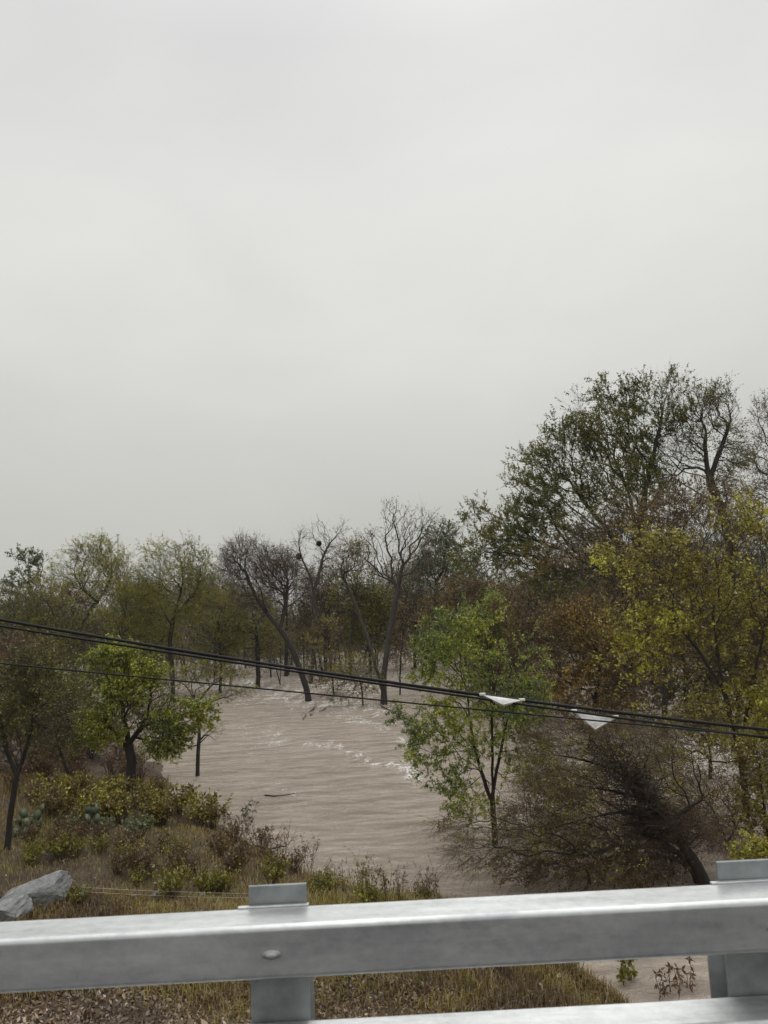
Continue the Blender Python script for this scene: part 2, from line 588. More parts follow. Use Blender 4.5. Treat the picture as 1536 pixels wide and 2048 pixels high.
nt.links.new(b.outputs[0], out.inputs[0])
tag(g.build('water', m, smooth=True), 'muddy brown flood water running through the trees', kind='structure')

# foam flecks on the ripples; their white also paints sky glints
fb = MB()


def foam_band(pxs, n, wpx, size):
    pts = np.array(pxs, float)
    for _ in range(int(n * 4.5)):
        k = rng.integers(0, len(pts) - 1); t = rng.uniform()
        q = pts[k] + (pts[k + 1] - pts[k]) * t + rng.normal(size=2) * np.array(wpx) * np.array([.7, .55])
        q[1] += 3.0 * math.sin(q[0] * .11) + 2.0 * math.sin(q[0] * .043 + 1)
        if math.sin(q[0] * .19 + q[1] * .31) + .6 * math.sin(q[0] * .07 - q[1] * .13) < -.5: continue
        c = W(q[0], q[1])
        if land_dist(c[0], c[1]) > -.2: continue
        m_ = 7
        a = np.arange(m_) * 2 * math.pi / m_
        sx = size * rng.uniform(.12, .75) * rng.uniform(.3, 1.1); sy = size * rng.uniform(.05, .19)
        rr = rng.uniform(.5, 1.2, m_)
        th = rng.normal() * .35
        x = rr * np.cos(a) * sx; y = rr * np.sin(a) * sy
        X = c[0] + x * math.cos(th) - y * math.sin(th); Y = c[1] + x * math.sin(th) + y * math.cos(th)
        Z = water_z(X, Y) + .02
        V = np.vstack([np.stack([X, Y, Z], 1), [[c[0], c[1], float(water_z(c[0], c[1])) + .045]]])
        fb.add(V, tris=[(i, (i + 1) % m_, m_) for i in range(m_)])


foam_band([(652, 1490), (700, 1502), (745, 1525), (800, 1538), (835, 1560)], 150, (14, 4), .16)
foam_band([(800, 1470), (820, 1500), (815, 1540), (835, 1565)], 110, (12, 6), .15)
foam_band([(540, 1455), (560, 1480), (550, 1490)], 45, (14, 6), .14)
foam_band([(590, 1495), (640, 1490)], 25, (14, 4), .14)
foam_band([(660, 1435), (720, 1440), (790, 1455)], 60, (18, 7), .2)
foam_band([(480, 1400), (560, 1395), (620, 1405), (700, 1410), (760, 1420)], 330, (26, 10), .26)
foam_band([(440, 1375), (520, 1372), (600, 1385)], 300, (30, 10), .32)
foam_band([(600, 1355), (740, 1385)], 220, (34, 12), .30)
foam_band([(555, 1575), (590, 1588)], 22, (14, 4), .08)
foam_band([(1330, 1470), (1400, 1500), (1500, 1490), (1536, 1520)], 420, (40, 24), .22)
foam_band([(1080, 1480), (1200, 1520), (1300, 1560)], 160, (40, 30), .16)
foam_band([(1340, 1530), (1440, 1540), (1536, 1570)], 200, (50, 30), .17)
foam_band([(1380, 1345), (1480, 1340), (1560, 1350)], 120, (50, 6), .3)
foam_band([(460, 1440), (500, 1470), (520, 1520)], 30, (25, 18), .12)
for a_ in ((617, 1405), (768, 1412), (396, 1554), (516, 1378), (573, 1354), (668, 1394), (726, 1414), (800, 1394), (990, 1692)):
    foam_band([(a_[0] - 14, a_[1] + 1), (a_[0] + 2, a_[1] + 3), (a_[0] + 20, a_[1] + 2)], 4, (6, 1.5), .06)
FOAM_GLINT = plain('foam', (.66, .63, .59), .35, 0, .14, 12)
tag(fb.build('foam', FOAM_GLINT, smooth=True), 'white foam flecks and painted sky glints in bands on the brown water', 'foam', kind='stuff')

# far rising ground seen at the left edge and behind the woods
def hill_z(X, Y):
    return -3 + (14 + 5 * np.sin(X * .011) + 3 * np.sin(X * .03 + 1)) * np.exp(-((Y - 560) / 120) ** 2) * (1 + .25 * np.exp(-((X + 330) / 140) ** 2))


g = MB(); v, f = grid(np.arange(-800, 801, 16), np.arange(330, 900, 20), hill_z); g.add(v, quads=f)
tag(g.build('hills', plain('hill_scrub', (.060, .062, .050), .9, 0, .4, .06), smooth=True), 'low grey scrub hill on the horizon', kind='structure')

# ------------------------------------------------------------------ trees standing in the flood, middle distance
tree('bare_tree', 'tallest bare tree in mid stream, forking into two stems at the water', (768, 1408),
     [[(768, 1355), (776, 1290), (789, 1215), (797, 1172), (806, 1130)], [(764, 1398), (752, 1335, .4), (738, 1285, .8), (716, 1225, 1.2), (692, 1165, 1.4)]],
     .34, [(800, 1062, 34, 55), (842, 1080, 42, 55), (783, 1030, 18, 26), (850, 1040, 22, 30), (742, 1105, 40, 48), (700, 1120, 30, 45), (815, 1130, 55, 35), (670, 1150, 30, 30)],
     n=340, bf=.55, seg=.5, r0=.016, twigs=2.6, tL=.8, tr=.0085, spread=.5, up=.25, leaves=900, leaf='brown', lsize=.13, bark=BARKG, twig=TWIGG, ok=.75)
tree('bare_tree', 'bare grey tree with two dark leafy nests in its crown', (622, 1368),
     [[(626, 1320), (630, 1260), (627, 1205), (622, 1160), (603, 1115), (597, 1085)], [(628, 1190), (640, 1140), (652, 1100), (680, 1062)]],
     .28, [(605, 1085, 24, 38), (640, 1075, 22, 38), (680, 1070, 16, 34), (640, 1140, 50, 30), (585, 1120, 22, 36), (660, 1110, 30, 30)],
     n=210, bf=.55, seg=.5, r0=.016, twigs=2.4, tL=.8, tr=.009, up=.25, leaves=600, leaf='brown', lsize=.14, bark=BARKG, twig=TWIGG, ok=.7)
tree('bare_tree', 'dark bare tree with a leaning trunk and a dense rounded dome of fine twigs', (617, 1402),
     [[(612, 1375), (598, 1335), (580, 1290), (560, 1258), (530, 1222), (505, 1180), (492, 1145)], [(560, 1258), (572, 1205, .5), (575, 1160, .6)]],
     .33, [(495, 1122, 52, 44), (470, 1125, 28, 35), (545, 1135, 34, 40), (515, 1185, 60, 42), (575, 1150, 26, 40)],
     n=520, bf=.35, seg=.5, r0=.013, twigs=5, tL=1.0, tr=.011, spread=.6, up=.3, sub=3, leaves=1200, leaf='brown', lsize=.14, bark=BARK, twig=TWIG, ok=.65)

MID = 'trees in the flooded woodland'
tree('bare_tree', 'dark bare tree behind the nest tree with purple brown twigs', (572, 1352), [[(573, 1300), (572, 1240), (568, 1180)]], .3,
     [(560, 1140, 40, 45), (600, 1170, 40, 45), (545, 1210, 40, 40)], n=330, twigs=4.5, tL=1.1, tr=.012, sub=3, leaves=1500, leaf='brown', lsize=.18, r0=.016, group=MID, seg=.7)
tree('bare_tree', 'bare twiggy tree between the nest tree and the tall forked tree', (700, 1350), [[(702, 1290), (706, 1230), (712, 1180)]], .22,
     [(710, 1125, 34, 42), (690, 1180, 45, 45), (745, 1180, 40, 40)], n=300, twigs=3.6, tL=1.1, tr=.012, sub=3, leaves=2600, leaf='olive', lsize=.2, r0=.016, group=MID, seg=.7, thin=.3)
tree('leafy_tree', 'grey green upright tree just left of the large dark crown', (868, 1345), [[(868, 1290), (870, 1220), (872, 1160)]], .25,
     [(872, 1110, 40, 62), (850, 1160, 36, 50), (905, 1150, 40, 60), (890, 1085, 24, 40)], n=380, twigs=4, tL=1.0, tr=.011, up=.4, leaves=9000, leaf='grey', lsize=.19, r0=.016, group=MID, seg=.7)
tree('leafy_tree', 'rust leaved tree under the left lobe of the large dark crown', (930, 1360), [[(932, 1300), (936, 1250)]], .2,
     [(930, 1200, 60, 50), (880, 1230, 50, 45), (985, 1210, 60, 55)], n=330, twigs=4, tL=.9, tr=.011, leaves=7500, leaf='rust', lsize=.17, tint=.42, r0=.015, group=MID, seg=.7)
tree('sapling', 'yellow leaved sapling rising between the leaning trunk and the forked trunk', (668, 1392), [[(664, 1350), (658, 1300), (655, 1260)]], .10,
     [(650, 1270, 40, 40), (670, 1330, 50, 42), (640, 1330, 34, 40)], n=240, twigs=3, tL=.6, tr=.007, leaves=3200, leaf='yellow', lsize=.13, tint=.3, r0=.009, thin=.3)
tree('sapling', 'thin dark sapling with drooping olive leaves close before the forked trunk', (726, 1412), [[(722, 1370), (708, 1330)]], .08,
     [(700, 1345, 36, 34), (735, 1350, 34, 34), (690, 1385, 40, 18)], n=170, twigs=3, tL=.6, tr=.007, leaves=1700, leaf='olive', lsize=.13, tint=.35, r0=.009, thin=.3)
tree('sapling', 'slender brown sapling right of the forked trunk', (800, 1392), [[(801, 1330), (806, 1270), (815, 1230)]], .09,
     [(812, 1230, 30, 40), (800, 1290, 34, 45), (835, 1285, 34, 45)], n=210, twigs=3.4, tL=.7, tr=.008, leaves=1500, leaf='rust', lsize=.14, r0=.010)
tree('sapling', 'pair stemmed thin sapling with gold leaf tips behind the cables', (560, 1368), [[(562, 1320), (560, 1290)], [(560, 1368), (548, 1320), (540, 1300)]], .08,
     [(560, 1275, 36, 34), (530, 1300, 30, 30)], n=150, twigs=3, tL=.7, tr=.008, leaves=1500, leaf='yellow', lsize=.14, tint=.3, r0=.010)
tree('bare_tree', 'shaded dark trunk left of the leaning tree with olive sprays', (516, 1376), [[(516, 1330), (514, 1280), (508, 1240)]], .3,
     [(500, 1230, 50, 45), (465, 1260, 45, 45), (530, 1280, 34, 34)], n=300, twigs=3.6, tL=.9, tr=.010, leaves=4200, leaf='olive', lsize=.16, tint=.42, r0=.014, bark=BARK)
# a drowned branch reaching out of the stream in front of the leaning trunk
# ------------------------------------------------------------------ left side
WIND = (-.25, 0, .05)
tree('willow_tree', 'feathery pale willow with a curved dark trunk leaning right, top beside the mast', (150, 1400),
     [[(148, 1340), (145, 1290), (172, 1232), (205, 1188), (222, 1150), (222, 1112), (214, 1085)], [(222, 1150), (235, 1190, 1), (236, 1232, 1.5)], [(190, 1205), (165, 1180, -1), (125, 1175, -2)]],
     .26, [(210, 1090, 24, 22), (170, 1115, 42, 32), (230, 1130, 34, 34), (140, 1150, 48, 34), (195, 1160, 60, 40), (250, 1170, 30, 44)],
     n=330, bf=.4, r0=.012, twigs=4.5, tL=1.1, tr=.007, spread=.55, up=.05, wind=WIND, leaves=11000, leaf='willow', lsize=.17, aspect=.26, lbias=(-.5, 0, -.3), lstr=.4, tint=.5, clump=.8, ok=.5)
tree('willow_tree', 'feathery olive willow between the mast and the dense twig dome', (345, 1402),
     [[(345, 1340), (340, 1280), (352, 1220), (365, 1165), (362, 1120)], [(345, 1260), (320, 1200, 1), (318, 1140, 1.5)], [(350, 1230), (392, 1180), (402, 1130)]],
     .26, [(315, 1105, 26, 22), (370, 1110, 40, 30), (350, 1150, 62, 34), (405, 1145, 30, 40), (300, 1160, 34, 34), (400, 1200, 46, 44), (340, 1210, 60, 44)],
     n=420, bf=.4, r0=.012, twigs=4.5, tL=1.1, tr=.007, spread=.55, up=.1, wind=WIND, leaves=13000, leaf='willow', lsize=.17, aspect=.28, lbias=(-.5, 0, -.2), lstr=.4, tint=.45, clump=.8, ok=.4)
tree('leafy_tree', 'small grey green tree top with loose leaf clumps at the far left skyline', (66, 1372),
     [[(66, 1310), (64, 1240), (60, 1180), (56, 1140)], [(60, 1180), (40, 1140), (34, 1110)], [(62, 1200), (82, 1150), (86, 1125)]],
     .24, [(36, 1108, 15, 14), (62, 1120, 22, 20), (86, 1120, 16, 14), (55, 1160, 36, 26), (20, 1175, 24, 20), (60, 1215, 50, 30)],
     n=150, bf=.5, r0=.016, twigs=3, tL=.9, tr=.010, leaves=2600, leaf='grey', lsize=.26, aspect=.6, tint=.45, clump=1.0, ok=.5, seg=.7)
LEFTF = 'olive trees massed behind the left bank'
for lab, base, top, rx, pal, tt in (
        ('olive brown tree at the left frame edge under the grey green tree top', (20, 1430), 1172, 74, 'olive', .35),
        ('yellow olive tree filling below the curved willow trunk', (105, 1420), 1160, 72, 'willow', .36),
        ('dull olive tree behind the green bank tree, under the mast', (245, 1412), 1158, 66, 'olive', .5),
        ('olive tree with hanging sprays above the sprawling branches', (300, 1392), 1160, 66, 'olive', .5),
        ('yellow olive tree right of the willows', (440, 1385), 1160, 58, 'willow', .42),
        ('brownish thicket tree low at the left frame edge behind the cables', (40, 1455), 1275, 75, 'brown', .5)):
    x, y = base
    h = y - top
    tree('thicket_tree', lab, base, [[(x + 2, y - h * .3), (x - 4, y - h * .55)]], .18,
         [(x - 20, top + h * .25, rx * .7, h * .25), (x + 18, top + h * .3, rx * .7, h * .27), (x, top + h * .5, rx, h * .26), (x - 8, top + h * .7, rx * .9, h * .2)],
         n=380, bf=.35, r0=.012, twigs=4, tL=.9, tr=.009, spread=.6, up=.05, wind=(-.15, 0, 0), leaves=9500, leaf=pal, lsize=.15, aspect=.35,
         lbias=(-.3, 0, -.3), tint=tt, clump=.7, group=LEFTF, ok=.5)

def on_bank(px, py):
    q = at_ground(px, py)
    return float(q[2])


GZ = on_bank(262, 1592)
tree('green_tree', 'bright green leafy tree with a stout dark trunk on the left bank', (262, 1594),
     [[(263, 1560), (262, 1520), (256, 1490), (255, 1465)], [(256, 1490), (285, 1455), (320, 1440)], [(258, 1500), (225, 1460), (205, 1430)]],
     .24, [(255, 1385, 60, 60), (215, 1330, 46, 40), (300, 1400, 56, 56), (350, 1430, 60, 48), (395, 1425, 40, 36), (225, 1430, 60, 46), (185, 1455, 46, 40), (330, 1480, 60, 30), (240, 1310, 40, 22), (280, 1345, 46, 30)],
     n=620, bf=.35, seg=.28, r0=.006, twigs=3.2, tL=.42, tr=.004, spread=.7, up=.05, sprays=520, spn=14, sps=.10, leaves=11500, leaf='green', lsize=.095, aspect=.62, lbias=(0, 0, -.5), lstr=.5, tint=.52, tvar=.34, clump=1.6, ok=.6, z=GZ)
tree('sprawling_tree', 'slim upright trunk in the water with bare branches sprawling right over the stream', (395, 1552),
     [[(396, 1520), (398, 1470), (396, 1420), (385, 1385)], [(392, 1402), (420, 1375), (455, 1352), (492, 1338)], [(396, 1425), (430, 1400), (470, 1390), (505, 1372)], [(396, 1400), (370, 1370), (345, 1360), (320, 1358)], [(397, 1480), (420, 1462), (440, 1470)]],
     .12, [(450, 1350, 50, 16), (470, 1385, 40, 16), (360, 1350, 44, 18), (400, 1350, 40, 26), (430, 1465, 26, 14), (340, 1500, 40, 18)],
     n=150, bf=.3, seg=.3, r0=.007, twigs=2.4, tL=.5, tr=.005, spread=.7, up=0, leaves=1300, leaf='olive', lsize=.1, tint=.5, thin=.5, ok=.5)
tree('bare_tree', 'forked thin dark tree at the left edge of the bank', (14, 1700),
     [[(20, 1640), (28, 1585), (34, 1548), (52, 1500), (66, 1440), (74, 1380)], [(34, 1548), (14, 1500), (2, 1450), (-10, 1400)]],
     .11, [(80, 1370, 40, 50), (10, 1400, 60, 60), (110, 1430, 50, 50), (40, 1440, 60, 50), (-30, 1470, 50, 60), (60, 1330, 50, 40)],
     n=420, bf=.4, seg=.3, r0=.005, twigs=4, tL=.6, tr=.0045, spread=.7, up=.05, leaves=4600, leaf='olive', lsize=.08, tint=.30, twig=TWIG, z=on_bank(14, 1700), ok=.75)
tree('sapling', 'thin crooked dark sapling between the left edge and the green tree', (142, 1578),
     [[(138, 1550), (122, 1510), (115, 1470), (112, 1420)]], .085,
     [(120, 1400, 50, 50), (95, 1450, 50, 40), (140, 1470, 46, 36), (150, 1390, 40, 40)],
     n=300, bf=.4, seg=.3, r0=.006, twigs=3.6, tL=.6, tr=.005, leaves=4200, leaf='olive', lsize=.09, tint=.33, z=on_bank(142, 1578), ok=.6)

# ------------------------------------------------------------------ right side
tree('pecan_tree', 'largest tree, broad dome of dark green and rust leaves with upward fanning limbs', (1235, 1400),
     [[(1240, 1330), (1250, 1240), (1262, 1150), (1275, 1080), (1282, 1020)], [(1266, 1130), (1215, 1060), (1165, 1000), (1120, 930)], [(1275, 1080), (1255, 980, 1.5), (1215, 890, 2)],
      [(1282, 1020), (1300, 940), (1318, 860), (1330, 800)], [(1258, 1180), (1190, 1145, -1), (1120, 1150, -2), (1060, 1120, -2.5), (990, 1060, -2.5)], [(1280, 1040), (1340, 960, 1), (1380, 880, 1)]],
     .62, [(1215, 860, 70, 80), (1290, 850, 60, 90), (1345, 820, 48, 68), (1150, 900, 70, 80), (1090, 960, 64, 70), (1060, 1040, 60, 60), (970, 1045, 42, 48), (960, 1105, 60, 46), (1020, 1090, 60, 50), (1150, 1030, 110, 90), (1250, 970, 100, 80), (1080, 1120, 80, 50), (1150, 1180, 90, 60),
           (1205, 790, 22, 34), (1250, 780, 12, 30), (1155, 815, 20, 28), (1340, 765, 16, 22), (1290, 775, 14, 26), (1025, 965, 20, 16)],
     n=1250, bf=.45, seg=.5, r0=.011, twigs=3.4, tL=1.0, tr=.008, spread=.45, up=.42, sprays=1500, spn=14, sps=.22, leaves=48000, leaf='dark', lsize=.14, aspect=.55, tint=.45, tvar=.30, clump=.8, ok=.55, thin=.15)
tree('bare_tree', 'nearly bare dark tree with a thick trunk leaning left behind the large dome', (1492, 1390),
     [[(1490, 1300), (1475, 1180), (1460, 1090), (1445, 1025), (1424, 975), (1414, 930), (1410, 880)], [(1440, 1015), (1395, 985, 1), (1345, 955, 1.5), (1310, 930, 2)], [(1420, 965), (1440, 900), (1462, 840)]],
     .42, [(1400, 830, 45, 60), (1445, 815, 34, 60), (1470, 900, 36, 50), (1370, 900, 50, 50), (1330, 940, 36, 40), (1440, 960, 40, 30)],
     n=560, bf=.45, r0=.013, twigs=3.6, tL=.85, tr=.009, up=.25, leaves=3200, leaf='dark', lsize=.15, tint=.5, thin=.4, ok=.8)
tree('bare_tree', 'bare grey tree cut by the right frame edge behind the yellow foliage', (1600, 1370),
     [[(1590, 1250), (1575, 1120), (1565, 1020), (1560, 940)]],
     .35, [(1545, 840, 40, 60), (1530, 920, 46, 50), (1585, 860, 50, 70), (1520, 980, 40, 40), (1500, 1010, 40, 40), (1600, 960, 60, 60)],
     n=520, bf=.45, r0=.014, twigs=3.6, tL=.9, tr=.009, up=.2, leaves=2200, leaf='brown', lsize=.15, bark=BARKG, twig=TWIGG, ok=.6)
RB = 'brown trees under the large dome'
tree('leafy_tree', 'rust and orange leaved tree right of the green feathery tree', (1180, 1500),
     [[(1185, 1440), (1195, 1370), (1205, 1300)]], .16,
     [(1180, 1240, 70, 60), (1230, 1330, 80, 70), (1140, 1330, 66, 66), (1190, 1400, 90, 60), (1130, 1260, 50, 50)],
     n=620, bf=.4, seg=.4, r0=.008, twigs=3.6, tL=.65, tr=.006, leaves=17000, leaf='rust', lsize=.105, sprays=300, spn=16, sps=.14, tint=.47, tvar=.40, clump=1.1, ok=.45)
tree('leafy_tree', 'brown twiggy tree between the large dome and the yellow tree', (1330, 1475),
     [[(1330, 1400), (1325, 1300), (1315, 1220)], [(1328, 1350), (1370, 1260), (1400, 1180)]], .2,
     [(1400, 1020, 90, 60), (1480, 1040, 70, 64), (1340, 1030, 76, 56), (1270, 1045, 66, 56), (1200, 1090, 70, 60), (1140, 1120, 60, 50), (1300, 1100, 90, 70), (1250, 1190, 80, 70), (1350, 1180, 80, 80), (1320, 1290, 100, 70), (1430, 1120, 70, 70)],
     n=1100, bf=.4, seg=.45, r0=.009, twigs=4, tL=.8, tr=.007, leaves=17000, leaf='rust', lsize=.12, tint=.36, tvar=.3, clump=.9, ok=.5)
tree('yellow_tree', 'nearest tall tree with bright yellow green leaf sprays at the right edge', (1490, 1640),
     [[(1488, 1560), (1470, 1470), (1448, 1380), (1435, 1300), (1425, 1230)], [(1475, 1490), (1500, 1400), (1520, 1300), (1540, 1200)], [(1448, 1380), (1395, 1300), (1350, 1240)]],
     .14, [(1440, 1095, 90, 60), (1510, 1050, 60, 44), (1440, 1035, 30, 26), (1360, 1120, 80, 55), (1310, 1095, 40, 26), (1225, 1130, 26, 20), (1530, 1480, 50, 70), (1540, 1560, 40, 70), (1290, 1150, 70, 40), (1510, 1090, 60, 60), (1480, 1190, 100, 60), (1380, 1220, 100, 60), (1290, 1260, 70, 50), (1500, 1290, 80, 70), (1400, 1320, 90, 70), (1560, 1200, 60, 120), (1340, 1400, 70, 50), (1450, 1420, 90, 60), (1540, 1400, 50, 80)],
     n=820, bf=.4, seg=.35, r0=.005, twigs=2.8, tL=.85, tr=.0045, spread=.6, up=.08, wind=(-.25, 0, .05), sprays=620, spn=24, sps=.15, leaves=6800, leaf='yellow', thin=.42, lsize=.13, aspect=.5, lbias=(-.4, 0, -.1), tint=.36, tvar=.44, clump=1.3, ok=.45)
tree('feathery_tree', 'slim green tree with feathery compound leaves turning yellow, standing in the near water', (990, 1690),
     [[(988, 1640), (984, 1608), (968, 1560), (950, 1500), (940, 1440), (935, 1380)], [(986, 1620), (985, 1540), (984, 1450), (980, 1370), (975, 1290)], [(985, 1590), (1000, 1510), (1015, 1440)]],
     .115, [(900, 1270, 60, 50), (955, 1250, 50, 40), (985, 1215, 30, 18), (940, 1330, 90, 50), (1010, 1330, 60, 50), (880, 1320, 50, 40), (850, 1350, 36, 22), (950, 1410, 80, 50), (880, 1440, 60, 40), (850, 1500, 40, 40), (930, 1500, 70, 40), (1020, 1450, 46, 60), (900, 1560, 50, 30), (1030, 1540, 40, 34), (1045, 1400, 50, 60), (1050, 1310, 40, 40), (1060, 1490, 40, 40), (815, 1420, 26, 22), (960, 1600, 60, 30)],
     n=620, bf=.4, seg=.25, r0=.004, twigs=2.6, tL=.42, tr=.0032, spread=.55, up=.0, wind=(-.1, 0, 0), sprays=700, spn=14, sps=.10, leaves=13500, leaf='fern', lsize=.10, aspect=.38, lbias=(-.25, 0, -.25), tint=.50, tvar=.36, clump=1.3, ok=.4, thin=.2)
# flood-bent brushy tree in the near right corner
tree('fallen_tree', 'flood bent bare tree with a thick debris hung trunk leaning left and sweeping twigs', (1405, 1765),
     [[(1390, 1730), (1360, 1680), (1320, 1630), (1280, 1575), (1240, 1530), (1195, 1490)], [(1330, 1640), (1250, 1625), (1160, 1640), (1080, 1665)], [(1300, 1600), (1220, 1580), (1130, 1570), (1050, 1560)],
      [(1270, 1565), (1200, 1530), (1120, 1510), (1060, 1510)], [(1380, 1710), (1300, 1690), (1200, 1720), (1120, 1750)], [(1395, 1740), (1340, 1715), (1290, 1720)], [(1240, 1530), (1180, 1470), (1120, 1440)], [(1340, 1655), (1400, 1600), (1460, 1560), (1500, 1550)]],
     .24, [(1130, 1560, 90, 50), (1080, 1640, 80, 40), (1180, 1640, 90, 60), (1120, 1480, 70, 40), (1220, 1500, 60, 50), (1250, 1700, 110, 50), (1130, 1710, 80, 36), (1400, 1640, 80, 60), (1330, 1500, 70, 50), (980, 1700, 90, 24), (930, 1650, 60, 18)],
     n=1000, bf=.35, seg=.22, r0=.0036, twigs=5.5, tL=.6, tr=.0034, spread=.45, up=-.12, wind=(-.35, 0, -.05), sprays=420, spn=10, sps=.08, sub=3, leaves=2600, leaf='olive', lsize=.062, tint=.42, tvar=.35, twig=TWIGR, ok=.3, clump=2)
FT = [o for o in COL.objects if o.name.startswith('fallen_tree')][0]
fb_ = np.array(FT.location); db = MB()
pts = np.array([P(a_, b_, fb_[1]) for a_, b_ in ((1210, 1500), (1240, 1530), (1262, 1552), (1280, 1575), (1300, 1600), (1318, 1628), (1340, 1655), (1290, 1640), (1250, 1570))])
k = rng.integers(0, len(pts), 900)
c_ = pts[k] + rng.normal(size=(900, 3)) * np.array([.26, .30, .20]) + np.array([0, 0, -.04])
d_ = nrm(rng.normal(size=(900, 3)) * np.array([1, .7, .45]) + np.array([.55, 0, -.35]))
l_ = rng.uniform(.15, .6, (900, 1))
sticks(db, c_ - d_ * l_, c_ + d_ * l_, .009, .004)
leafs(db, c_, .07, .5, (0, 0, -.4), .6, .2, .2)
db.build('debris', bark_mat('flood_debris', (.022, .016, .011), (.075, .054, .037)), FT, fb_)
sp_ = MB()
for a_, b_, n_ in ((1322, 1612, 90), (1312, 1660, 60), (1262, 1760, 120), (1290, 1765, 70), (1180, 1590, 30), (1100, 1545, 40), (1345, 1580, 40)):
    leafs(sp_, P(a_, b_, fb_[1]) + rng.normal(size=(n_, 3)) * np.array([.14, .14, .11]), .07, .55, (0, 0, -.2), .5, .55, .25, 3)
sp_.build('foliage', LF['yellow'], FT, fb_, tint=True)
BR = 'tangled brush round the flood bent tree'
for lab, base, blobs_, pal_, tt_ in (
        ('brown brush tangled over the foot of the feathery tree', (1075, 1700), [(1060, 1640, 70, 40), (1110, 1590, 60, 44), (1050, 1700, 80, 26)], 'rust', .4),
        ('brown brush heaped under the middle of the bent trunk', (1235, 1725), [(1230, 1660, 90, 50), (1180, 1610, 70, 46), (1290, 1690, 70, 46), (1260, 1740, 80, 26)], 'brown', .5),
        ('dark brown brush trailing in the water along the rail', (1180, 1768), [(1120, 1745, 80, 24), (1220, 1750, 80, 26), (1320, 1735, 70, 34), (1040, 1735, 60, 16)], 'brown', .35),
        ('dark rust brush packed against the leaning trunk base', (1350, 1750), [(1340, 1690, 60, 44), (1300, 1640, 60, 40), (1380, 1660, 46, 44)], 'rust', .28),
        ('leafy olive brush growing above the bent trunk', (1290, 1640), [(1270, 1540, 80, 40), (1200, 1560, 70, 44), (1340, 1560, 70, 50), (1140, 1530, 60, 40)], 'olive', .45),
        ('brown brush right of the bent trunk beside the rail post', (1455, 1700), [(1440, 1630, 60, 60), (1490, 1600, 50, 50), (1410, 1570, 60, 40), (1470, 1690, 50, 40)], 'rust', .42)):
    tree('thicket_tree', lab, base, [[(base[0] - 6, base[1] - 26), (base[0] - 20, base[1] - 60)], [(base[0] + 6, base[1] - 16), (base[0] + 22, base[1] - 54)]], .06, blobs_,
         n=240, bf=.3, seg=.22, r0=.0042, twigs=4, tL=.5, tr=.0034, spread=.6, up=-.05, wind=(-.35, 0, 0), leaves=1700, leaf=pal_, lsize=.075, tint=tt_, tvar=.4,
         twig=TWIGR, ok=.2, clump=2, group=BR)
tree('thicket_tree', 'brown brushy thicket behind the flood bent tree', (1420, 1560),
     [[(1420, 1510), (1415, 1460)]], .1, [(1400, 1470, 90, 40), (1480, 1500, 60, 40), (1330, 1500, 60, 40), (1300, 1560, 60, 40)],
     n=320, bf=.35, seg=.3, r0=.006, twigs=3.4, tL=.6, tr=.005, wind=(-.2, 0, 0), leaves=2500, leaf='olive', lsize=.08, tint=.4, twig=TWIGR, ok=.3)
tree('sapling', 'small yellow leaved sapling low at the right frame edge', (1540, 1720),
     [[(1535, 1660), (1525, 1590), (1518, 1520)]], .05, [(1510, 1520, 34, 34), (1500, 1580, 30, 30), (1520, 1640, 34, 36), (1560, 1580, 40, 90)],
     n=170, bf=.4, seg=.25, r0=.004, twigs=2.6, tL=.35, tr=.003, leaves=2600, leaf='yellow', lsize=.085, aspect=.6, tint=.45, ok=.35, thin=.3)
tree('shrub', 'bright yellow shrub behind the right rail post', (1520, 1800),
     [[(1515, 1770), (1510, 1745)]], .03, [(1500, 1715, 36, 18), (1540, 1705, 40, 28), (1520, 1745, 50, 30)],
     n=120, bf=.3, seg=.15, r0=.004, twigs=3, tL=.22, tr=.003, leaves=2600, leaf='yellow', lsize=.075, aspect=.65, tint=.62, tvar=.22, cat='shrub')


FILL = 'brown trees crowding the right hand flood'
for lab, base, top, rx, pal, tt in (
        ('brown olive tree behind the green feathery tree crown', (985, 1430), 1215, 60, 'olive', .3),
        ('rust brown tree just right of the green feathery tree crown', (1085, 1445), 1215, 62, 'rust', .36),
        ('dark brown tree behind the left white bracket', (1030, 1405), 1200, 58, 'brown', .45),
        ('orange tinged tree above the right white bracket', (1265, 1450), 1225, 72, 'rust', .52),
        ('brown tree under the yellow sprays, right of the right bracket', (1370, 1440), 1200, 70, 'rust', .38),
        ('olive brown tree low under the yellow sprays by the frame edge', (1475, 1440), 1190, 72, 'olive', .36),
        ('dim brown tree at the right frame edge behind the yellow tree', (1560, 1450), 1170, 72, 'brown', .5)):
    x, y = base
    h = y - top
    tree('thicket_tree', lab, base, [[(x + 2, y - h * .3), (x - 4, y - h * .55)]], .18,
         [(x - 20, top + h * .25, rx * .7, h * .25), (x + 18, top + h * .3, rx * .7, h * .27), (x, top + h * .5, rx, h * .28), (x - 8, top + h * .72, rx * .9, h * .22)],
         n=330, bf=.35, r0=.010, twigs=4, tL=.9, tr=.008, spread=.6, up=.05, wind=(-.15, 0, 0), leaves=8000, leaf=pal, lsize=.14, aspect=.5,
         lbias=(-.3, 0, -.3), tint=tt, clump=.9, group=FILL, ok=.4)
BACK = 'dark brush at the back of the left bank'
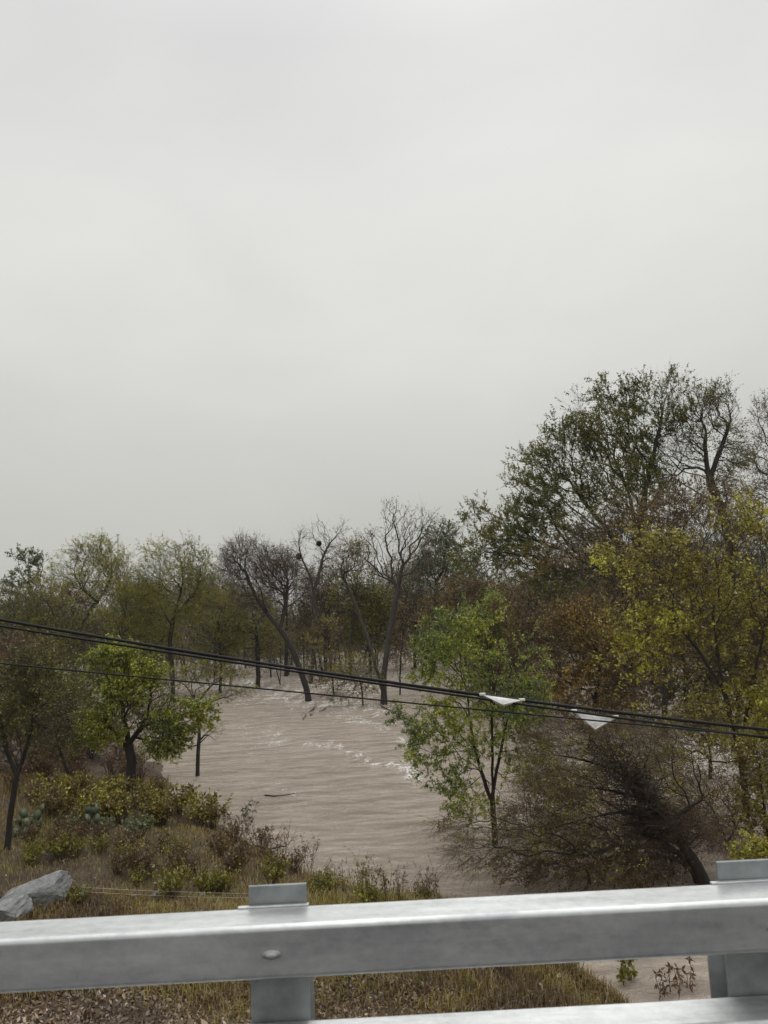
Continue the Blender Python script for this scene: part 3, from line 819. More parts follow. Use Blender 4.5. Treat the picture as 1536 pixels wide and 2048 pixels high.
for lab, base, top, rx, pal, tt in (
        ('dark brush filling the left frame edge under the cables', (40, 1545), 1390, 60, 'brown', .35),
        ('dark brush between the crooked sapling and the green tree', (185, 1520), 1410, 55, 'brown', .35),
        ('dark brush behind the slim upright trunk', (310, 1500), 1400, 48, 'olive', .25),
        ('dark brush just behind the crooked sapling', (110, 1520), 1380, 55, 'brown', .4)):
    x, y = base
    h = y - top
    tree('thicket_tree', lab, base, [[(x + 2, y - h * .3), (x - 4, y - h * .55)], [(x + 8, y - 6), (x + 22, y - h * .4)], [(x - 8, y - 6), (x - 24, y - h * .4)]], .07,
         [(x - 20, top + h * .3, rx * .7, h * .3), (x + 18, top + h * .35, rx * .7, h * .3), (x, top + h * .6, rx, h * .34)],
         n=260, bf=.35, seg=.35, r0=.006, twigs=4, tL=.6, tr=.005, spread=.7, up=.05, leaves=2400, leaf=pal, lsize=.09,
         tint=tt, clump=1.2, group=BACK, ok=.2, twig=TWIGR, z=max(0., on_bank(x, y)))

# far wooded edge of the flood: trees one can still tell apart along the skyline, then the mass behind them
FAR = 'trees along the far edge of the flood'
far = []
for lab, x, top, rx, Y, pal, nl, br in (
        ('far brown tree rising behind the curved willow', 120, 1165, 60, 84, 'brown', 4200, TWIG),
        ('far olive tree behind the gap between the two willows', 285, 1168, 50, 86, 'olive', 5200, TWIG),
        ('far grey twiggy tree behind the dense twig dome', 430, 1150, 50, 88, 'brown', 3000, TWIGG),
        ('far bare brown tree behind the nest tree', 650, 1140, 60, 86, 'brown', 3000, TWIG),
        ('far olive tree in the skyline gap left of the forked tree', 740, 1165, 50, 84, 'olive', 4500, TWIG),
        ('far brown tree in the skyline gap right of the forked tree', 830, 1160, 50, 86, 'brown', 3600, TWIG),
        ('far dark tree behind the left lobe of the large dome', 950, 1120, 70, 84, 'dark', 6000, TWIG),
        ('far rust tree behind the middle of the large dome', 1080, 1120, 80, 82, 'rust', 6000, TWIG),
        ('far dark tree behind the trunk of the large dome', 1220, 1090, 80, 84, 'dark', 6000, TWIG),
        ('far brown tree behind the leaning bare trunk', 1360, 1050, 80, 82, 'brown', 6000, TWIG),
        ('far grey tree behind the right frame edge trees', 1500, 1040, 80, 84, 'grey', 6000, TWIGG)):
    q = P(x, 1330, Y)
    yb = 1024 + 0
    hh = 1335 - top
    tree('background_tree', lab, (x, 1335), [[(x, 1335 - hh * .35), (x + 3, 1335 - hh * .55)]], .24,
         [(x - rx * .4, top + hh * .28, rx * .55, hh * .26), (x + rx * .45, top + hh * .34, rx * .55, hh * .26), (x, top + hh * .22, rx * .5, hh * .22), (x, top + hh * .55, rx, hh * .3)],
         n=260, bf=.4, seg=.9, r0=.018, twigs=4, tL=1.3, tr=.014, up=.2, sub=3, leaves=nl, leaf=pal, lsize=.24, tint=.42, clump=.5, twig=br, group=FAR, ok=.5, Y=Y)

wd = MB(); wl = MB()
K = 60000
x = rng.uniform(-95, 110, K); y = 83 + 55 * rng.uniform(0, 1, K) ** 1.5
hgt = 8.8 + 2.2 * np.sin(x * .21 + 1) + 1.6 * np.sin(x * .53) + np.clip((x - 12) / 25, 0, 1) * 3 + rng.normal(size=K) * .8
z = np.maximum(hgt, 1.5) * rng.uniform(0, 1, K) ** .8
p = np.stack([x, y, z], 1)
S = twig_set(wd, p, np.tile([0., 0, 1], (K, 1)), 2.0, .02, .7, .25, (0, 0, 0), 2)
far_w = wd.build('far_woods', TWIG)
tag(far_w, 'dense brown mass of far twiggy woods closing the flooded valley', 'woods', kind='stuff')
p = on_segs(S, 130000)
leafs(wl, p, .26, .6, (0, 0, -.2), .5, .40, .3, .35)
wl.build('foliage', LF['olive'], far_w, tint=True)['kind'] = 'stuff'
tr = MB()
k = 260
x = rng.uniform(-85, 95, k); y = rng.uniform(83, 130, k)
p0 = np.stack([x, y, np.full(k, -1.2)], 1); p1 = p0 + np.stack([rng.normal(size=k) * .9, rng.normal(size=k) * .5, rng.uniform(5, 9, k)], 1)
sticks(tr, p0, p1, rng.uniform(.06, .2, k), .03, 6)
tr.build('trunks', BARK, far_w)['kind'] = 'stuff'

# ------------------------------------------------------------------ nests
def nest(px, py, Y, r, label):
    c = P(px, py, Y)
    mb = MB()
    d = nrm(rng.normal(size=(420, 3))); t = nrm(np.cross(d, rng.normal(size=(420, 3))))
    a = c + d * r * rng.uniform(.3, 1, (420, 1)) * np.array([1, 1, 1.15])
    sticks(mb, a - t * r * .45, a + t * r * .45, .012, .008)
    leafs(mb, c + d * r * .8, .11, .6)
    return tag(mb.build('nest', bark_mat('nest_matter', (.012, .012, .007), (.035, .032, .018))), label, 'nest', 'nests in the bare tree')


Yn = W(622, 1368)[1]
nest(638, 1087, Yn, .26, 'higher dark round nest in the middle fork of the bare nest tree')
nest(597, 1113, Yn, .30, 'lower dark round nest on the left limb of the bare nest tree')

# ------------------------------------------------------------------ mast behind the willow
c = P(236, 1330, 110); top = P(236, 1070, 110)
r = empty('light_mast', (c[0], c[1], 0), 'thin pale mast with a bright lamp on top rising behind the willow', 'mast')
mb = MB(); path_tube(mb, [(c[0], c[1], -1), (top[0], top[1], top[2] * .5), (top[0], top[1], top[2])], [.12, .10, .07], 8)
mb.build('pole', plain('mast_steel', (.42, .43, .44), .4, .3), r, (c[0], c[1], 0), smooth=True)
mb = MB(); box(mb, (top[0], top[1], top[2] + .1), (.42, .3, .28), 0, .06)
mb.build('lamp', plain('lamp_white', (.85, .85, .86), .25, 0, .03), r, (c[0], c[1], 0))

# ------------------------------------------------------------------ cables over the creek
CABLE = plain('cable_black', (.010, .010, .011), .6, 0, .3, 30, .25)


def cable_pts(pix, Y, ext=True):
    pix = np.array(pix, float)
    k = np.polyfit(pix[:, 0], pix[:, 1], 2)
    xs_ = np.linspace(-520, 2060, 60)
    return np.array([P(a, np.polyval(k, a), Y) for a in xs_])


def strand(pts, off, turns=9, r=.012):
    t = np.linspace(0, turns * 2 * math.pi, len(pts))
    q = pts.copy(); q[:, 1] += off * np.cos(t); q[:, 2] += off * np.sin(t)
    return q


YC = 13.0
c1 = cable_pts([(0, 1239), (310, 1293), (600, 1338), (768, 1362), (1050, 1401), (1300, 1434), (1536, 1459)], YC)
r = tag(bpy.data.objects.new('utility_cable', None), 'thick upper black cable bundle crossing the frame', 'cable'); COL.objects.link(r)
r.location = tuple(c1[30])
mb = MB(); path_tube(mb, c1, .027, 8); mb.build('strand', CABLE, r, c1[30], smooth=True)
mb = MB(); path_tube(mb, strand(c1 + np.array([0, .02, -.018]), .004, 5), .012, 6); mb.build('strand', CABLE, r, c1[30], smooth=True)
c2 = cable_pts([(0, 1253), (310, 1300), (600, 1343), (768, 1368), (1050, 1410), (1190, 1433), (1536, 1474)], YC - .12)
r = tag(bpy.data.objects.new('utility_cable', None), 'second black cable hugging the thick bundle and parting from it at the right', 'cable'); COL.objects.link(r)
r.location = tuple(c2[30])
mb = MB(); path_tube(mb, c2, .020, 8); mb.build('strand', CABLE, r, c2[30], smooth=True)
mb = MB(); path_tube(mb, strand(c2 + np.array([0, .012, .012]), .006, 40), .006, 5); mb.build('lashing_wire', CABLE, r, c2[30], smooth=True)
c3 = cable_pts([(0, 1328), (400, 1363), (768, 1401), (1190, 1444), (1536, 1472)], YC - .28)
mb = MB(); path_tube(mb, c3, .0135, 8)
tag(mb.build('utility_cable', CABLE, smooth=True), 'single thin black cable sagging below the bundle', 'cable')

WHITE = plain('snowshoe_white', (.72, .71, .68), .5, 0, .18, 20)


def snowshoe(v, Y, label):
    """triangular cable-slack bracket hung on the cable: flat rim plate with lip and two clamps"""
    pts = [P(a, b, Y - (.16 if k == 2 else 0)) for k, (a, b) in enumerate(v)]
    mb = MB(); n = np.array([0, .010, -.014])
    f = [q - n for q in pts]; bk = [q + n for q in pts]
    mb.add(np.array(f + bk), quads=[(0, 1, 4, 3), (1, 2, 5, 4), (2, 0, 3, 5)], tris=[(2, 1, 0), (3, 4, 5)])
    o = mb.build('cable_bracket', WHITE)
    mb = MB()
    lip = [pts[0], pts[2], pts[1]]
    path_tube(mb, [lip[0] - n, lip[1] - n * 1.4, lip[2] - n], .012, 6)
    mb.build('rim', WHITE, o, smooth=True)
    for q in (pts[0], pts[1]):
        mb = MB(); box(mb, q + np.array([0, 0, .02]), (.10, .06, .045), 0, .012); mb.build('clamp', WHITE, o)
    return tag(o, label, 'cable bracket')


snowshoe([(965, 1391), (1044, 1402), (1006, 1411)], YC - .06, 'flat white triangular bracket on the cable bundle, left and thinner of the two')
snowshoe([(1148, 1424), (1231, 1436), (1190, 1460)], YC - .06, 'larger white triangular bracket hanging point down across the lower cable')

# ------------------------------------------------------------------ bridge rail
m, nt, out = new_mat('galvanised_steel')
b = nt.nodes.new('ShaderNodeBsdfPrincipled')
oc = objcoord(nt, (.35, 3, 3)); oc2 = objcoord(nt, (2.0, 3.2, 3.2))
n1 = noise(nt, 2.2, 6, .65, oc); n2 = noise(nt, 9, 5, .7, oc2); n3 = noise(nt, 1.3, 3, .5, objcoord(nt))
mxn = nt.nodes.new('ShaderNodeMath'); mxn.operation = 'ADD'
nt.links.new(n1.outputs[0], mxn.inputs[0])
mln = nt.nodes.new('ShaderNodeMath'); mln.operation = 'MULTIPLY'; mln.inputs[1].default_value = .5
nt.links.new(n2.outputs[0], mln.inputs[0]); nt.links.new(mln.outputs[0], mxn.inputs[1])
r1 = ramp(nt, [(.5, (.37, .385, .39)), (.72, (.56, .575, .575)), (.95, (.72, .73, .725))], mxn.outputs[0])
nt.links.new(r1.outputs[0], b.inputs['Base Color'])
b.inputs['Metallic'].default_value = .85
r2 = ramp(nt, [(.4, (.34, .34, .34)), (.65, (.55, .55, .55))], n3.outputs[0])
nt.links.new(r2.outputs[0], b.inputs['Roughness'])
bp = nt.nodes.new('ShaderNodeBump'); bp.inputs['Strength'].default_value = .06; bp.inputs['Distance'].default_value = .01
nt.links.new(n2.outputs[0], bp.inputs['Height']); nt.links.new(bp.outputs[0], b.inputs['Normal'])
nt.links.new(b.outputs[0], out.inputs[0])
STEEL = m
BOLTM = plain('bolt_zinc', (.34, .35, .35), .55, .4, .15, 7)
POSTM = plain('weathered_steel', (.29, .31, .315), .5, .35, .3, 7)

D0 = 2.94                                            # distance to the front face, on the left
A = P(0, 1881, D0)
t = np.linspace(2.6, 3.4, 4000)
B = min((P(1536, 1800, q) for q in t), key=lambda q: abs(q[2] - A[2]))
u = (B - A); u[2] = 0; u = u / np.linalg.norm(u)
ang = math.atan2(u[1], u[0])
nv = np.array([-u[1], u[0], 0])                      # away from the road
zt = A[2]


def on_rail(px, py, off):                            # sight line meets the vertical plane at offset behind the face
    d = ray(px, py); p0 = A + nv * off
    k = ((p0 - CAM) @ nv) / (d @ nv)
    return CAM + d * k


hb = zt - np.mean([on_rail(300, 1971.5, 0)[2], on_rail(1200, 1930.5, 0)[2]])        # tube height
# depth of the top face from where its back edge is seen
wk = []
for px, py in ((100, 1830.5), (768, 1799.5), (1400, 1772)):
    d = ray(px, py); k = (zt - H) / d[2]; q = CAM + d * k
    wk.append((q - A) @ nv)
wb = float(np.mean(wk))
zl = on_rail(960, 2017.5, wb)[2]                     # top of the lower tube
print('rail', A, hb, wb, zl, math.degrees(ang))
mid = on_rail(768, 1840, 0); mid[2] = zt
root = empty('bridge_railing', (mid[0], mid[1], zt - 1.0), 'wet galvanised steel bridge railing of two square tubes on posts', 'railing')
org = np.array([mid[0], mid[1], zt - 1.0])


def rbox(along, back, z, s, bev, name, mat=STEEL, par=root, label=None):
    mb = MB(); c = mid + u * along + nv * back; c[2] = z
    box(mb, c, s, ang, bev)
    o = mb.build(name, mat, par, org, smooth=False)
    o.data.polygons.foreach_set('use_smooth', [len(p.vertices) == 4 for p in o.data.polygons])
    o.data.set_sharp_from_angle(angle=R_(45))
    wn = o.modifiers.new('weighted', 'WEIGHTED_NORMAL'); wn.keep_sharp = True; wn.weight = 100
    return o


rbox(0, wb / 2, zt - hb / 2, (16, wb, hb), .022, 'upper_rail')
rbox(0, wb / 2, zl - hb / 2, (16, wb, hb), .022, 'lower_rail')
pc = (on_rail(555, 1790, wb) - mid) @ u
pc2 = (on_rail(1494, 1750, wb) - mid) @ u
sp = pc2 - pc
pw = .232
ptop = on_rail(555, 1769.5, wb + .01)[2]
deck_z = zt - .92
for k in range(-4, 5):
    s = pc + k * sp
    if abs(s) > 7.8: continue
    hgt = ptop - deck_z
    o = rbox(s, wb + .006 + .008, deck_z + hgt / 2, (pw, .016, hgt), .003, 'post', POSTM)      # front flange
    mb = MB(); c = mid + u * s + nv * (wb + .1); c[2] = deck_z + hgt / 2 - .11
    box(mb, c, (.014, .164, hgt - .22), ang); mb.build('web', POSTM, o, None)
    w_ = o.children[0]; w_.location = tuple(-org)
    mb = MB(); c = mid + u * s + nv * (wb + .19); c[2] = deck_z + hgt / 2 - .13
    box(mb, c, (pw, .014, hgt - .26), ang, .003); w_ = mb.build('flange', POSTM, o); w_.location = tuple(-org)
    mb = MB(); c = mid + u * s + nv * (wb + .10); c[2] = deck_z + .012
    box(mb, c, (.34, .34, .024), ang, .004); w_ = mb.build('base_plate', POSTM, o); w_.location = tuple(-org)
    # bracket plate between post and tube, and the round bolt head on the tube's face
    rbox(s - .015, wb - .010, zt + .0035, (pw + .05, .018, .007), .002, 'bracket')
    for zz, nm in ((zt - hb * .52, 'bolt'), (zl - hb * .52, 'bolt')):
        mb = MB(); c = mid + u * s; c[2] = zz
        a = np.arange(14) * 2 * math.pi / 14
        rings = []
        for rr, dd in ((.030, -.001), (.030, -.004), (.019, -.005), (.017, -.013), (.010, -.017)):
            rings.append(c + u * (rr * np.cos(a))[:, None] * 1.25 + np.array([0, 0, 1.]) * (rr * np.sin(a))[:, None] * .55 + nv * dd)
        V = np.concatenate(rings + [[c - nv * .018]])
        q = [(i + 14 * j, (i + 1) % 14 + 14 * j, (i + 1) % 14 + 14 * (j + 1), i + 14 * (j + 1)) for j in range(4) for i in range(14)]
        mb.add(V, quads=q, tris=[(i + 56, (i + 1) % 14 + 56, 70) for i in range(14)])
        mb.build(nm, BOLTM, root, org, smooth=True)

# deck the railing stands on: kerb and road behind the camera
mb = MB(); c = mid + nv * (-.10 + wb); c[2] = deck_z - .2
box(mb, c, (90, .75, .4), ang, .02)
tag(mb.build('bridge_kerb', plain('concrete', (.30, .29, .27), .8, 0, .2, 3)), 'concrete bridge kerb under the railing', kind='structure')
mb = MB(); c = mid + nv * (-6.0 + wb - .48); c[2] = deck_z - .2 - .35
box(mb, c, (90, 11.98, .4), ang, .02)
tag(mb.build('road', plain('wet_asphalt', (.05, .05, .052), .4, 0, .25, 8)), 'wet asphalt bridge deck', kind='structure')

# ------------------------------------------------------------------ the bank: rock, fence, shrubs, cactus, weeds, litter
def rock(px, py, size, rz, label, name='rock', mat=None):
    q = at_ground(px, py)
    import bmesh
    bm = bmesh.new(); bmesh.ops.create_icosphere(bm, subdivisions=4, radius=1)
    rs = np.random.default_rng(int(px * 7 + py))
    pl = np.vstack([nrm(rs.normal(size=(5, 3))), np.eye(3), -np.eye(3)]); pl[5:] = nrm(pl[5:] + rs.normal(size=(6, 3)) * .16)
    dd = np.concatenate([rs.uniform(.72, .95, 5), rs.uniform(.60, .74, 6)])
    for v in bm.verts:
        n = np.array(v.co)
        k = np.min([dd[i] / max(n @ pl[i], 1e-3) if n @ pl[i] > 0 else 9 for i in range(11)] + [1.0])
        v.co = Vector(n * k) * (1 + .02 * math.sin(n[0] * 17 + n[2] * 23))
    bmesh.ops.scale(bm, vec=size, verts=bm.verts)
    me = bpy.data.meshes.new(name); bm.to_mesh(me); bm.free()
    me.polygons.foreach_set('use_smooth', np.ones(len(me.polygons), bool)); me.set_sharp_from_angle(angle=R_(28))
    me.materials.append(mat or STONE)
    o = bpy.data.objects.new(name, me); COL.objects.link(o)
    o.location = (q[0], q[1], q[2] + size[2] * .2); o.rotation_euler = (R_(6), R_(-20), rz)
    return tag(o, label, 'rock')


m, nt, out = new_mat('limestone')
b = nt.nodes.new('ShaderNodeBsdfPrincipled')
n1 = noise(nt, 5, 7, .7, objcoord(nt, (1, 1, 2.5)))
r1 = ramp(nt, [(.3, (.10, .103, .10)), (.5, (.215, .22, .215)), (.7, (.36, .36, .35))], n1.outputs[0])
nt.links.new(r1.outputs[0], b.inputs['Base Color']); b.inputs['Roughness'].default_value = .6
bp = nt.nodes.new('ShaderNodeBump'); bp.inputs['Strength'].default_value = .9; bp.inputs['Distance'].default_value = .08
nt.links.new(n1.outputs[0], bp.inputs['Height']); nt.links.new(bp.outputs[0], b.inputs['Normal'])
nt.links.new(b.outputs[0], out.inputs[0])
STONE = m
rock(76, 1806, (.88, .56, .46), R_(20), 'largest grey limestone boulder on the bank, at the left frame edge')
rock(8, 1836, (.62, .5, .34), R_(-12), 'lower grey limestone boulder cut by the left frame edge')
for k, (x, y, s) in enumerate(((270, 1800, .10), (312, 1798, .12), (402, 1798, .10))):
    rock(x, y, (s * .6, s * .6, s * 1.4), k, ('small pale upright stone nearest the boulder', 'small pale upright stone in the middle of three behind the rail', 'small pale upright stone nearest the rail post')[k])

f0 = at_ground(163, 1806)
r = empty('wire_fence', f0, 'low wire fence with a short white post beside the boulder', 'fence')
WP = plain('post_white', (.62, .62, .60), .5, 0, .1)
mb = MB(); path_tube(mb, [f0 + (0, 0, -.1), f0 + np.array([.02, 0, .15]), f0 + np.array([.05, 0, .36])], .028, 8); mb.build('post', WP, r, f0, smooth=True)
f1 = at_ground(520, 1812)
mb = MB(); path_tube(mb, [f1 + (0, 0, -.1), f1 + np.array([0, 0, .3])], .02, 8); mb.build('post', plain('post_rust', (.09, .05, .03), .8), r, f0, smooth=True)
for hz in (.22, .31):
    a = f0 + np.array([.03, 0, hz]); bb = f1 + np.array([0, 0, hz - .06])
    mb = MB(); pts = np.array([a + (bb - a) * t + np.array([0, 0, -.10 * t * (1 - t)]) for t in np.linspace(0, 1, 12)])
    path_tube(mb, pts, .0035, 4); mb.build('wire', plain('wire_grey', (.45, .42, .36), .5, .4), r, f0)


# leafy low shrubs, one prototype with parts, then copies
def shrub_proto(name, label, leaf, n, size, h, seed_blobs, twig=TWIGR, group=None, nleaf=700, tint=.45):
    root = empty(name, (0, 0, 0), label, 'shrub', group)
    st = MB(); K = n
    a = rng.uniform(0, 2 * math.pi, K); s = rng.uniform(.1, 1, K)
    p0 = np.stack([np.cos(a) * .1 * h, np.sin(a) * .1 * h, np.full(K, -.08)], 1)
    p1 = np.stack([np.cos(a) * s * h * .75, np.sin(a) * s * h * .75, h * rng.uniform(.55, 1, K)], 1)
    md = (p0 + p1) / 2 + np.stack([np.zeros(K), np.zeros(K), h * .12 * np.ones(K)], 1)
    sticks(st, p0, md, .009, .007); sticks(st, md, p1, .007, .003)
    S = twig_set(st, np.concatenate([md, p1]), np.concatenate([nrm(p1 - p0)] * 2), .42 * h, .004, .7, .1, (0, 0, 0), 2)
    st.build('stems', twig, root)
    lb = MB(); leafs(lb, on_segs(S + [(md, p1)], nleaf), size, .55, (0, 0, -.1), .4, tint, .3, 4)
    lb.build('foliage', LF[leaf], root, tint=True)
    return root


def copy_thing(o, loc, rz, s):
    c = o.copy(); COL.objects.link(c)
    c.location = tuple(loc); c.rotation_euler = (0, 0, rz); c.scale = (s, s, s)
    for ch in o.children:
        d = ch.copy(); COL.objects.link(d); d.parent = c
    return c


def scatter(proto, pix, smin, smax):
    for k, (x, y) in enumerate(pix):
        q = at_ground(x, y)
        s = rng.uniform(smin, smax)
        if k == 0:
            proto.location = tuple(q); proto.scale = (s, s, s)
        else:
            copy_thing(proto, q, rng.uniform(0, 6.28), s)


def jitter(rows, step, jx=14, jy=6):
    out = []
    for (x0, x1, y0, y1) in rows:
        n = max(1, int((x1 - x0) / step))
        for i in range(n):
            t = (i + .5) / n
            out.append((x0 + (x1 - x0) * t + rng.normal() * jx, y0 + (y1 - y0) * t + rng.normal() * jy))
    return out


pr = shrub_proto('low_shrub', 'low yellow olive shrub in the row along the back of the bank', 'yellow', 26, .075, .62, None, group='yellow shrubs along the back of the bank', nleaf=850, tint=.42)
scatter(pr, jitter([(70, 410, 1612, 1640), (110, 330, 1600, 1606), (90, 420, 1640, 1662)], 30), .75, 1.25)
pr = shrub_proto('low_shrub', 'low rust brown shrub in the tangle on the bank', 'rust', 30, .06, .5, None, group='brown shrubs across the bank', nleaf=420, tint=.35)
scatter(pr, jitter([(60, 560, 1700, 1730), (200, 600, 1755, 1765), (430, 560, 1680, 1712), (20, 230, 1675, 1690)], 44, 16, 9), .7, 1.2)
pr = shrub_proto('low_shrub', 'low olive green shrub among the grasses of the near bank', 'olive', 26, .06, .5, None, group='green shrubs of the near bank', nleaf=650, tint=.45)
scatter(pr, jitter([(30, 480, 1715, 1750), (180, 640, 1790, 1790), (640, 860, 1800, 1815), (0, 160, 1740, 1720)], 62, 20, 12), .6, 1.1)
pr = shrub_proto('low_shrub', 'grey green low shrub on the middle of the bank', 'grey', 22, .075, .5, None, group='grey green shrubs on the bank', nleaf=600, tint=.6)
scatter(pr, jitter([(60, 330, 1660, 1675)], 46, 18, 8), .7, 1.1)

pr = shrub_proto('low_shrub', 'dry twiggy brown shrub at the back of the bank under the trees', 'brown', 34, .07, .75, None, group='dry brush under the bank trees', nleaf=420, tint=.45)
scatter(pr, jitter([(20, 310, 1555, 1575), (60, 300, 1535, 1545), (100, 290, 1512, 1520), (20, 250, 1490, 1496), (10, 120, 1590, 1640)], 34, 12, 6), .7, 1.25)

# prickly pear
CACT = plain('cactus_pad', (.115, .145, .085), .6, 0, .35, 8)


def cactus(px, py, label):
    q = at_ground(px, py); r = empty('prickly_pear', q, label, 'cactus', None)
    for k in range(9):
        a = np.arange(12) * 2 * math.pi / 12
        c = np.array([rng.normal() * .22, rng.normal() * .15, .12 + .2 * (k // 3) + rng.uniform(0, .06)])
        tl = rng.normal(size=2) * .5; up = nrm(np.array([tl[0] * .5, tl[1] * .4, 1.0])); sd = nrm(np.cross(up, rng.normal(size=3))); nn = np.cross(up, sd)
        hh, ww = .15, .11
        ring = [c + up * hh * math.cos(t) + sd * ww * math.sin(t) * (1 + .15 * math.cos(t)) for t in a]
        V = np.array(ring + [c + nn * .014, c - nn * .014] )
        mb = MB(); mb.add(V, tris=[(i, (i + 1) % 12, 12) for i in range(12)] + [((i + 1) % 12, i, 13) for i in range(12)])
        mb.build('pad', CACT, r)


cactus(60, 1672, 'grey green prickly pear clump near the left frame edge')
cactus(190, 1660, 'grey green prickly pear clump in front of the yellow shrubs')

# tall dry weeds by the waterline
def weed_proto(name, label, h, leaf, nl, group):
    root = empty(name, (0, 0, 0), label, 'weed', group)
    st = MB(); K = 7
    p0 = np.zeros((K, 3)) + rng.normal(size=(K, 3)) * (.05, .05, 0) - (0, 0, .06)
    p1 = p0 + np.stack([rng.normal(size=K) * .16 * h, rng.normal(size=K) * .16 * h, h * rng.uniform(.6, 1, K)], 1)
    sticks(st, p0, p1, .007, .003)
    md = p0 + (p1 - p0) * .6
    S = twig_set(st, np.concatenate([md, p1, p0 + (p1 - p0) * .8]), np.concatenate([nrm(p1 - p0)] * 3), .28 * h, .003, .8, .15, (0, 0, 0), 2)
    st.build('stems', TWIGR, root)
    lb = MB(); leafs(lb, on_segs(S, nl), .05, .45, (0, 0, -.3), .5, .4, .3, 5); lb.build('foliage', LF[leaf], root, tint=True)
    return root


pr = weed_proto('weed', 'dark dry weed stalk standing at the edge of the flood', 1.0, 'brown', 160, 'dry weeds along the waterline')
scatter(pr, [(655, 1775), (690, 1782), (715, 1790), (780, 1800), (800, 1805), (835, 1806), (850, 1812), (870, 1815), (560, 1725), (530, 1712), (620, 1752), (745, 1795), (600, 1745), (485, 1690), (1020, 1890), (1100, 1925)], .6, 1.15)
pr = weed_proto('weed', 'green stemmed weed among the grass close to the rail', .8, 'olive', 260, 'green weeds near the rail')
scatter(pr, [(770, 1806), (800, 1812), (730, 1800), (880, 1830), (1000, 1950), (1090, 1960), (1150, 1965), (840, 1985), (700, 1990), (640, 1800), (330, 1990), (180, 1995), (70, 1990), (930, 1990)], .5, 1.0)


def water_weed(px, py, h, label, lean=0.0, leaf='brown', nl=130):
    b_ = W(px, py); r = empty('drowned_weed', b_, label, 'weed')
    st = MB(); K = 5
    p0 = rng.normal(size=(K, 3)) * (.12, .08, 0) - (0, 0, .3)
    p1 = p0 + np.stack([rng.normal(size=K) * .2 * h + lean * h, rng.normal(size=K) * .12, .3 + h * rng.uniform(.5, 1, K)], 1)
    sticks(st, p0, p1, .009, .004)
    S = twig_set(st, np.concatenate([p0 + (p1 - p0) * .7, p1]), np.concatenate([nrm(p1 - p0)] * 2), .35 * h, .004, .8, 0, (.2, 0, 0), 2)
    st.build('stems', TWIGR, r)
    lb = MB(); leafs(lb, on_segs(S, nl), .085, .4, (.2, 0, -.5), .6, .35, .3, 4); lb.build('foliage', LF[leaf], r, tint=True)


water_weed(482, 1642, .55, 'drowned bushy weed with drooping leaves out in the water off the bank tip', .3, 'grey', 220)
water_weed(448, 1640, .35, 'small drowned sprig nearest the bank tip', .0)
water_weed(392, 1600, .30, 'tiny drowned sprig between the slim trunk and the bank', .0)
water_weed(1330, 1990, .42, 'dark drowned weed seen between the rails at the right', .0)
water_weed(1372, 1985, .46, 'taller dark drowned weed between the rails close to the right post', .1)
water_weed(1255, 1968, .45, 'green brown drowned bush between the rails right of the land edge', .0, 'olive', 420)
water_weed(895, 1665, .5, 'drowned yellow leaved stub left of the feathery tree trunk', .0, 'yellow', 160)

# driftwood
def drift(pxs, r, label, sub=6):
    pts = np.array([W(*q) + np.array([0, 0, .03]) for q in pxs])
    root = empty('driftwood', pts[0], label, 'driftwood')
    mb = MB(); path_tube(mb, pts, np.linspace(r, r * .4, len(pts)), 7); mb.build('branch', BARK, root, pts[0], smooth=True)
    if not sub: return
    k = rng.integers(0, len(pts), sub)
    tw = MB(); S = twig_set(tw, pts[k], nrm(rng.normal(size=(sub, 3)) + np.array([.5, 0, .5])), .6, .012, .6, .15)
    tw.build('twigs', TWIG, root, pts[0])


drift([(530, 1592), (548, 1594), (570, 1592), (592, 1588)], .035, 'thin floating stick with a curl of foam beside it', 0)
drift([(628, 1418), (612, 1430), (606, 1440)], .05, 'drowned leafless branch poking up before the leaning trunk', 14)
drift([(660, 1412), (640, 1424), (620, 1432)], .04, 'drowned branch tip drifting right of the leafless branch', 12)
drift([(760, 1412), (772, 1418), (785, 1424)], .06, 'dark drift debris caught at the foot of the forked trunk', 16)
drift([(505, 1692), (540, 1700), (572, 1694)], .03, 'dark stranded stick at the tip of the bank', 10)

# grass: blades by the thousand over the bank
def land_samples(n, x0, x1, y0, y1, dmin=.05):
    x = rng.uniform(x0, x1, n); y = y0 + (y1 - y0) * rng.uniform(0, 1, n)
    k = land_dist(x, y) > dmin
    x, y = x[k], y[k]
    return np.stack([x, y, ground_z(x, y)], 1)


def blades(p, h, w, tint0, lean=.5):
    N = len(p)
    a = rng.uniform(0, 2 * math.pi, N)
    hh = h * rng.uniform(.4, 1.3, N)
    d = np.stack([np.cos(a), np.sin(a), np.zeros(N)], 1); s = np.stack([-np.sin(a), np.cos(a), np.zeros(N)], 1)
    ln = rng.uniform(.1, 1, N)[:, None] * lean
    up = np.array([0, 0, 1.])
    b0 = p - up * .03
    m1 = p + up * hh[:, None] * .6 + d * hh[:, None] * ln * .35
    t1 = p + up * hh[:, None] * (1 - ln * .35) + d * hh[:, None] * ln
    ww = (w * rng.uniform(.6, 1.3, N))[:, None]
    V = np.stack([b0 - s * ww, b0 + s * ww, m1 + s * ww * .7, m1 - s * ww * .7, t1], 1).reshape(-1, 3)
    i = np.arange(N)[:, None] * 5
    mb = MB()
    tt = np.clip(tint0 + rng.normal(size=N) * .14, 0, 1)
    mb.add(V, quads=i + np.array([[0, 1, 2, 3]]), tris=i + np.array([[3, 2, 4]]), qt=tt, tt=tt)
    return mb


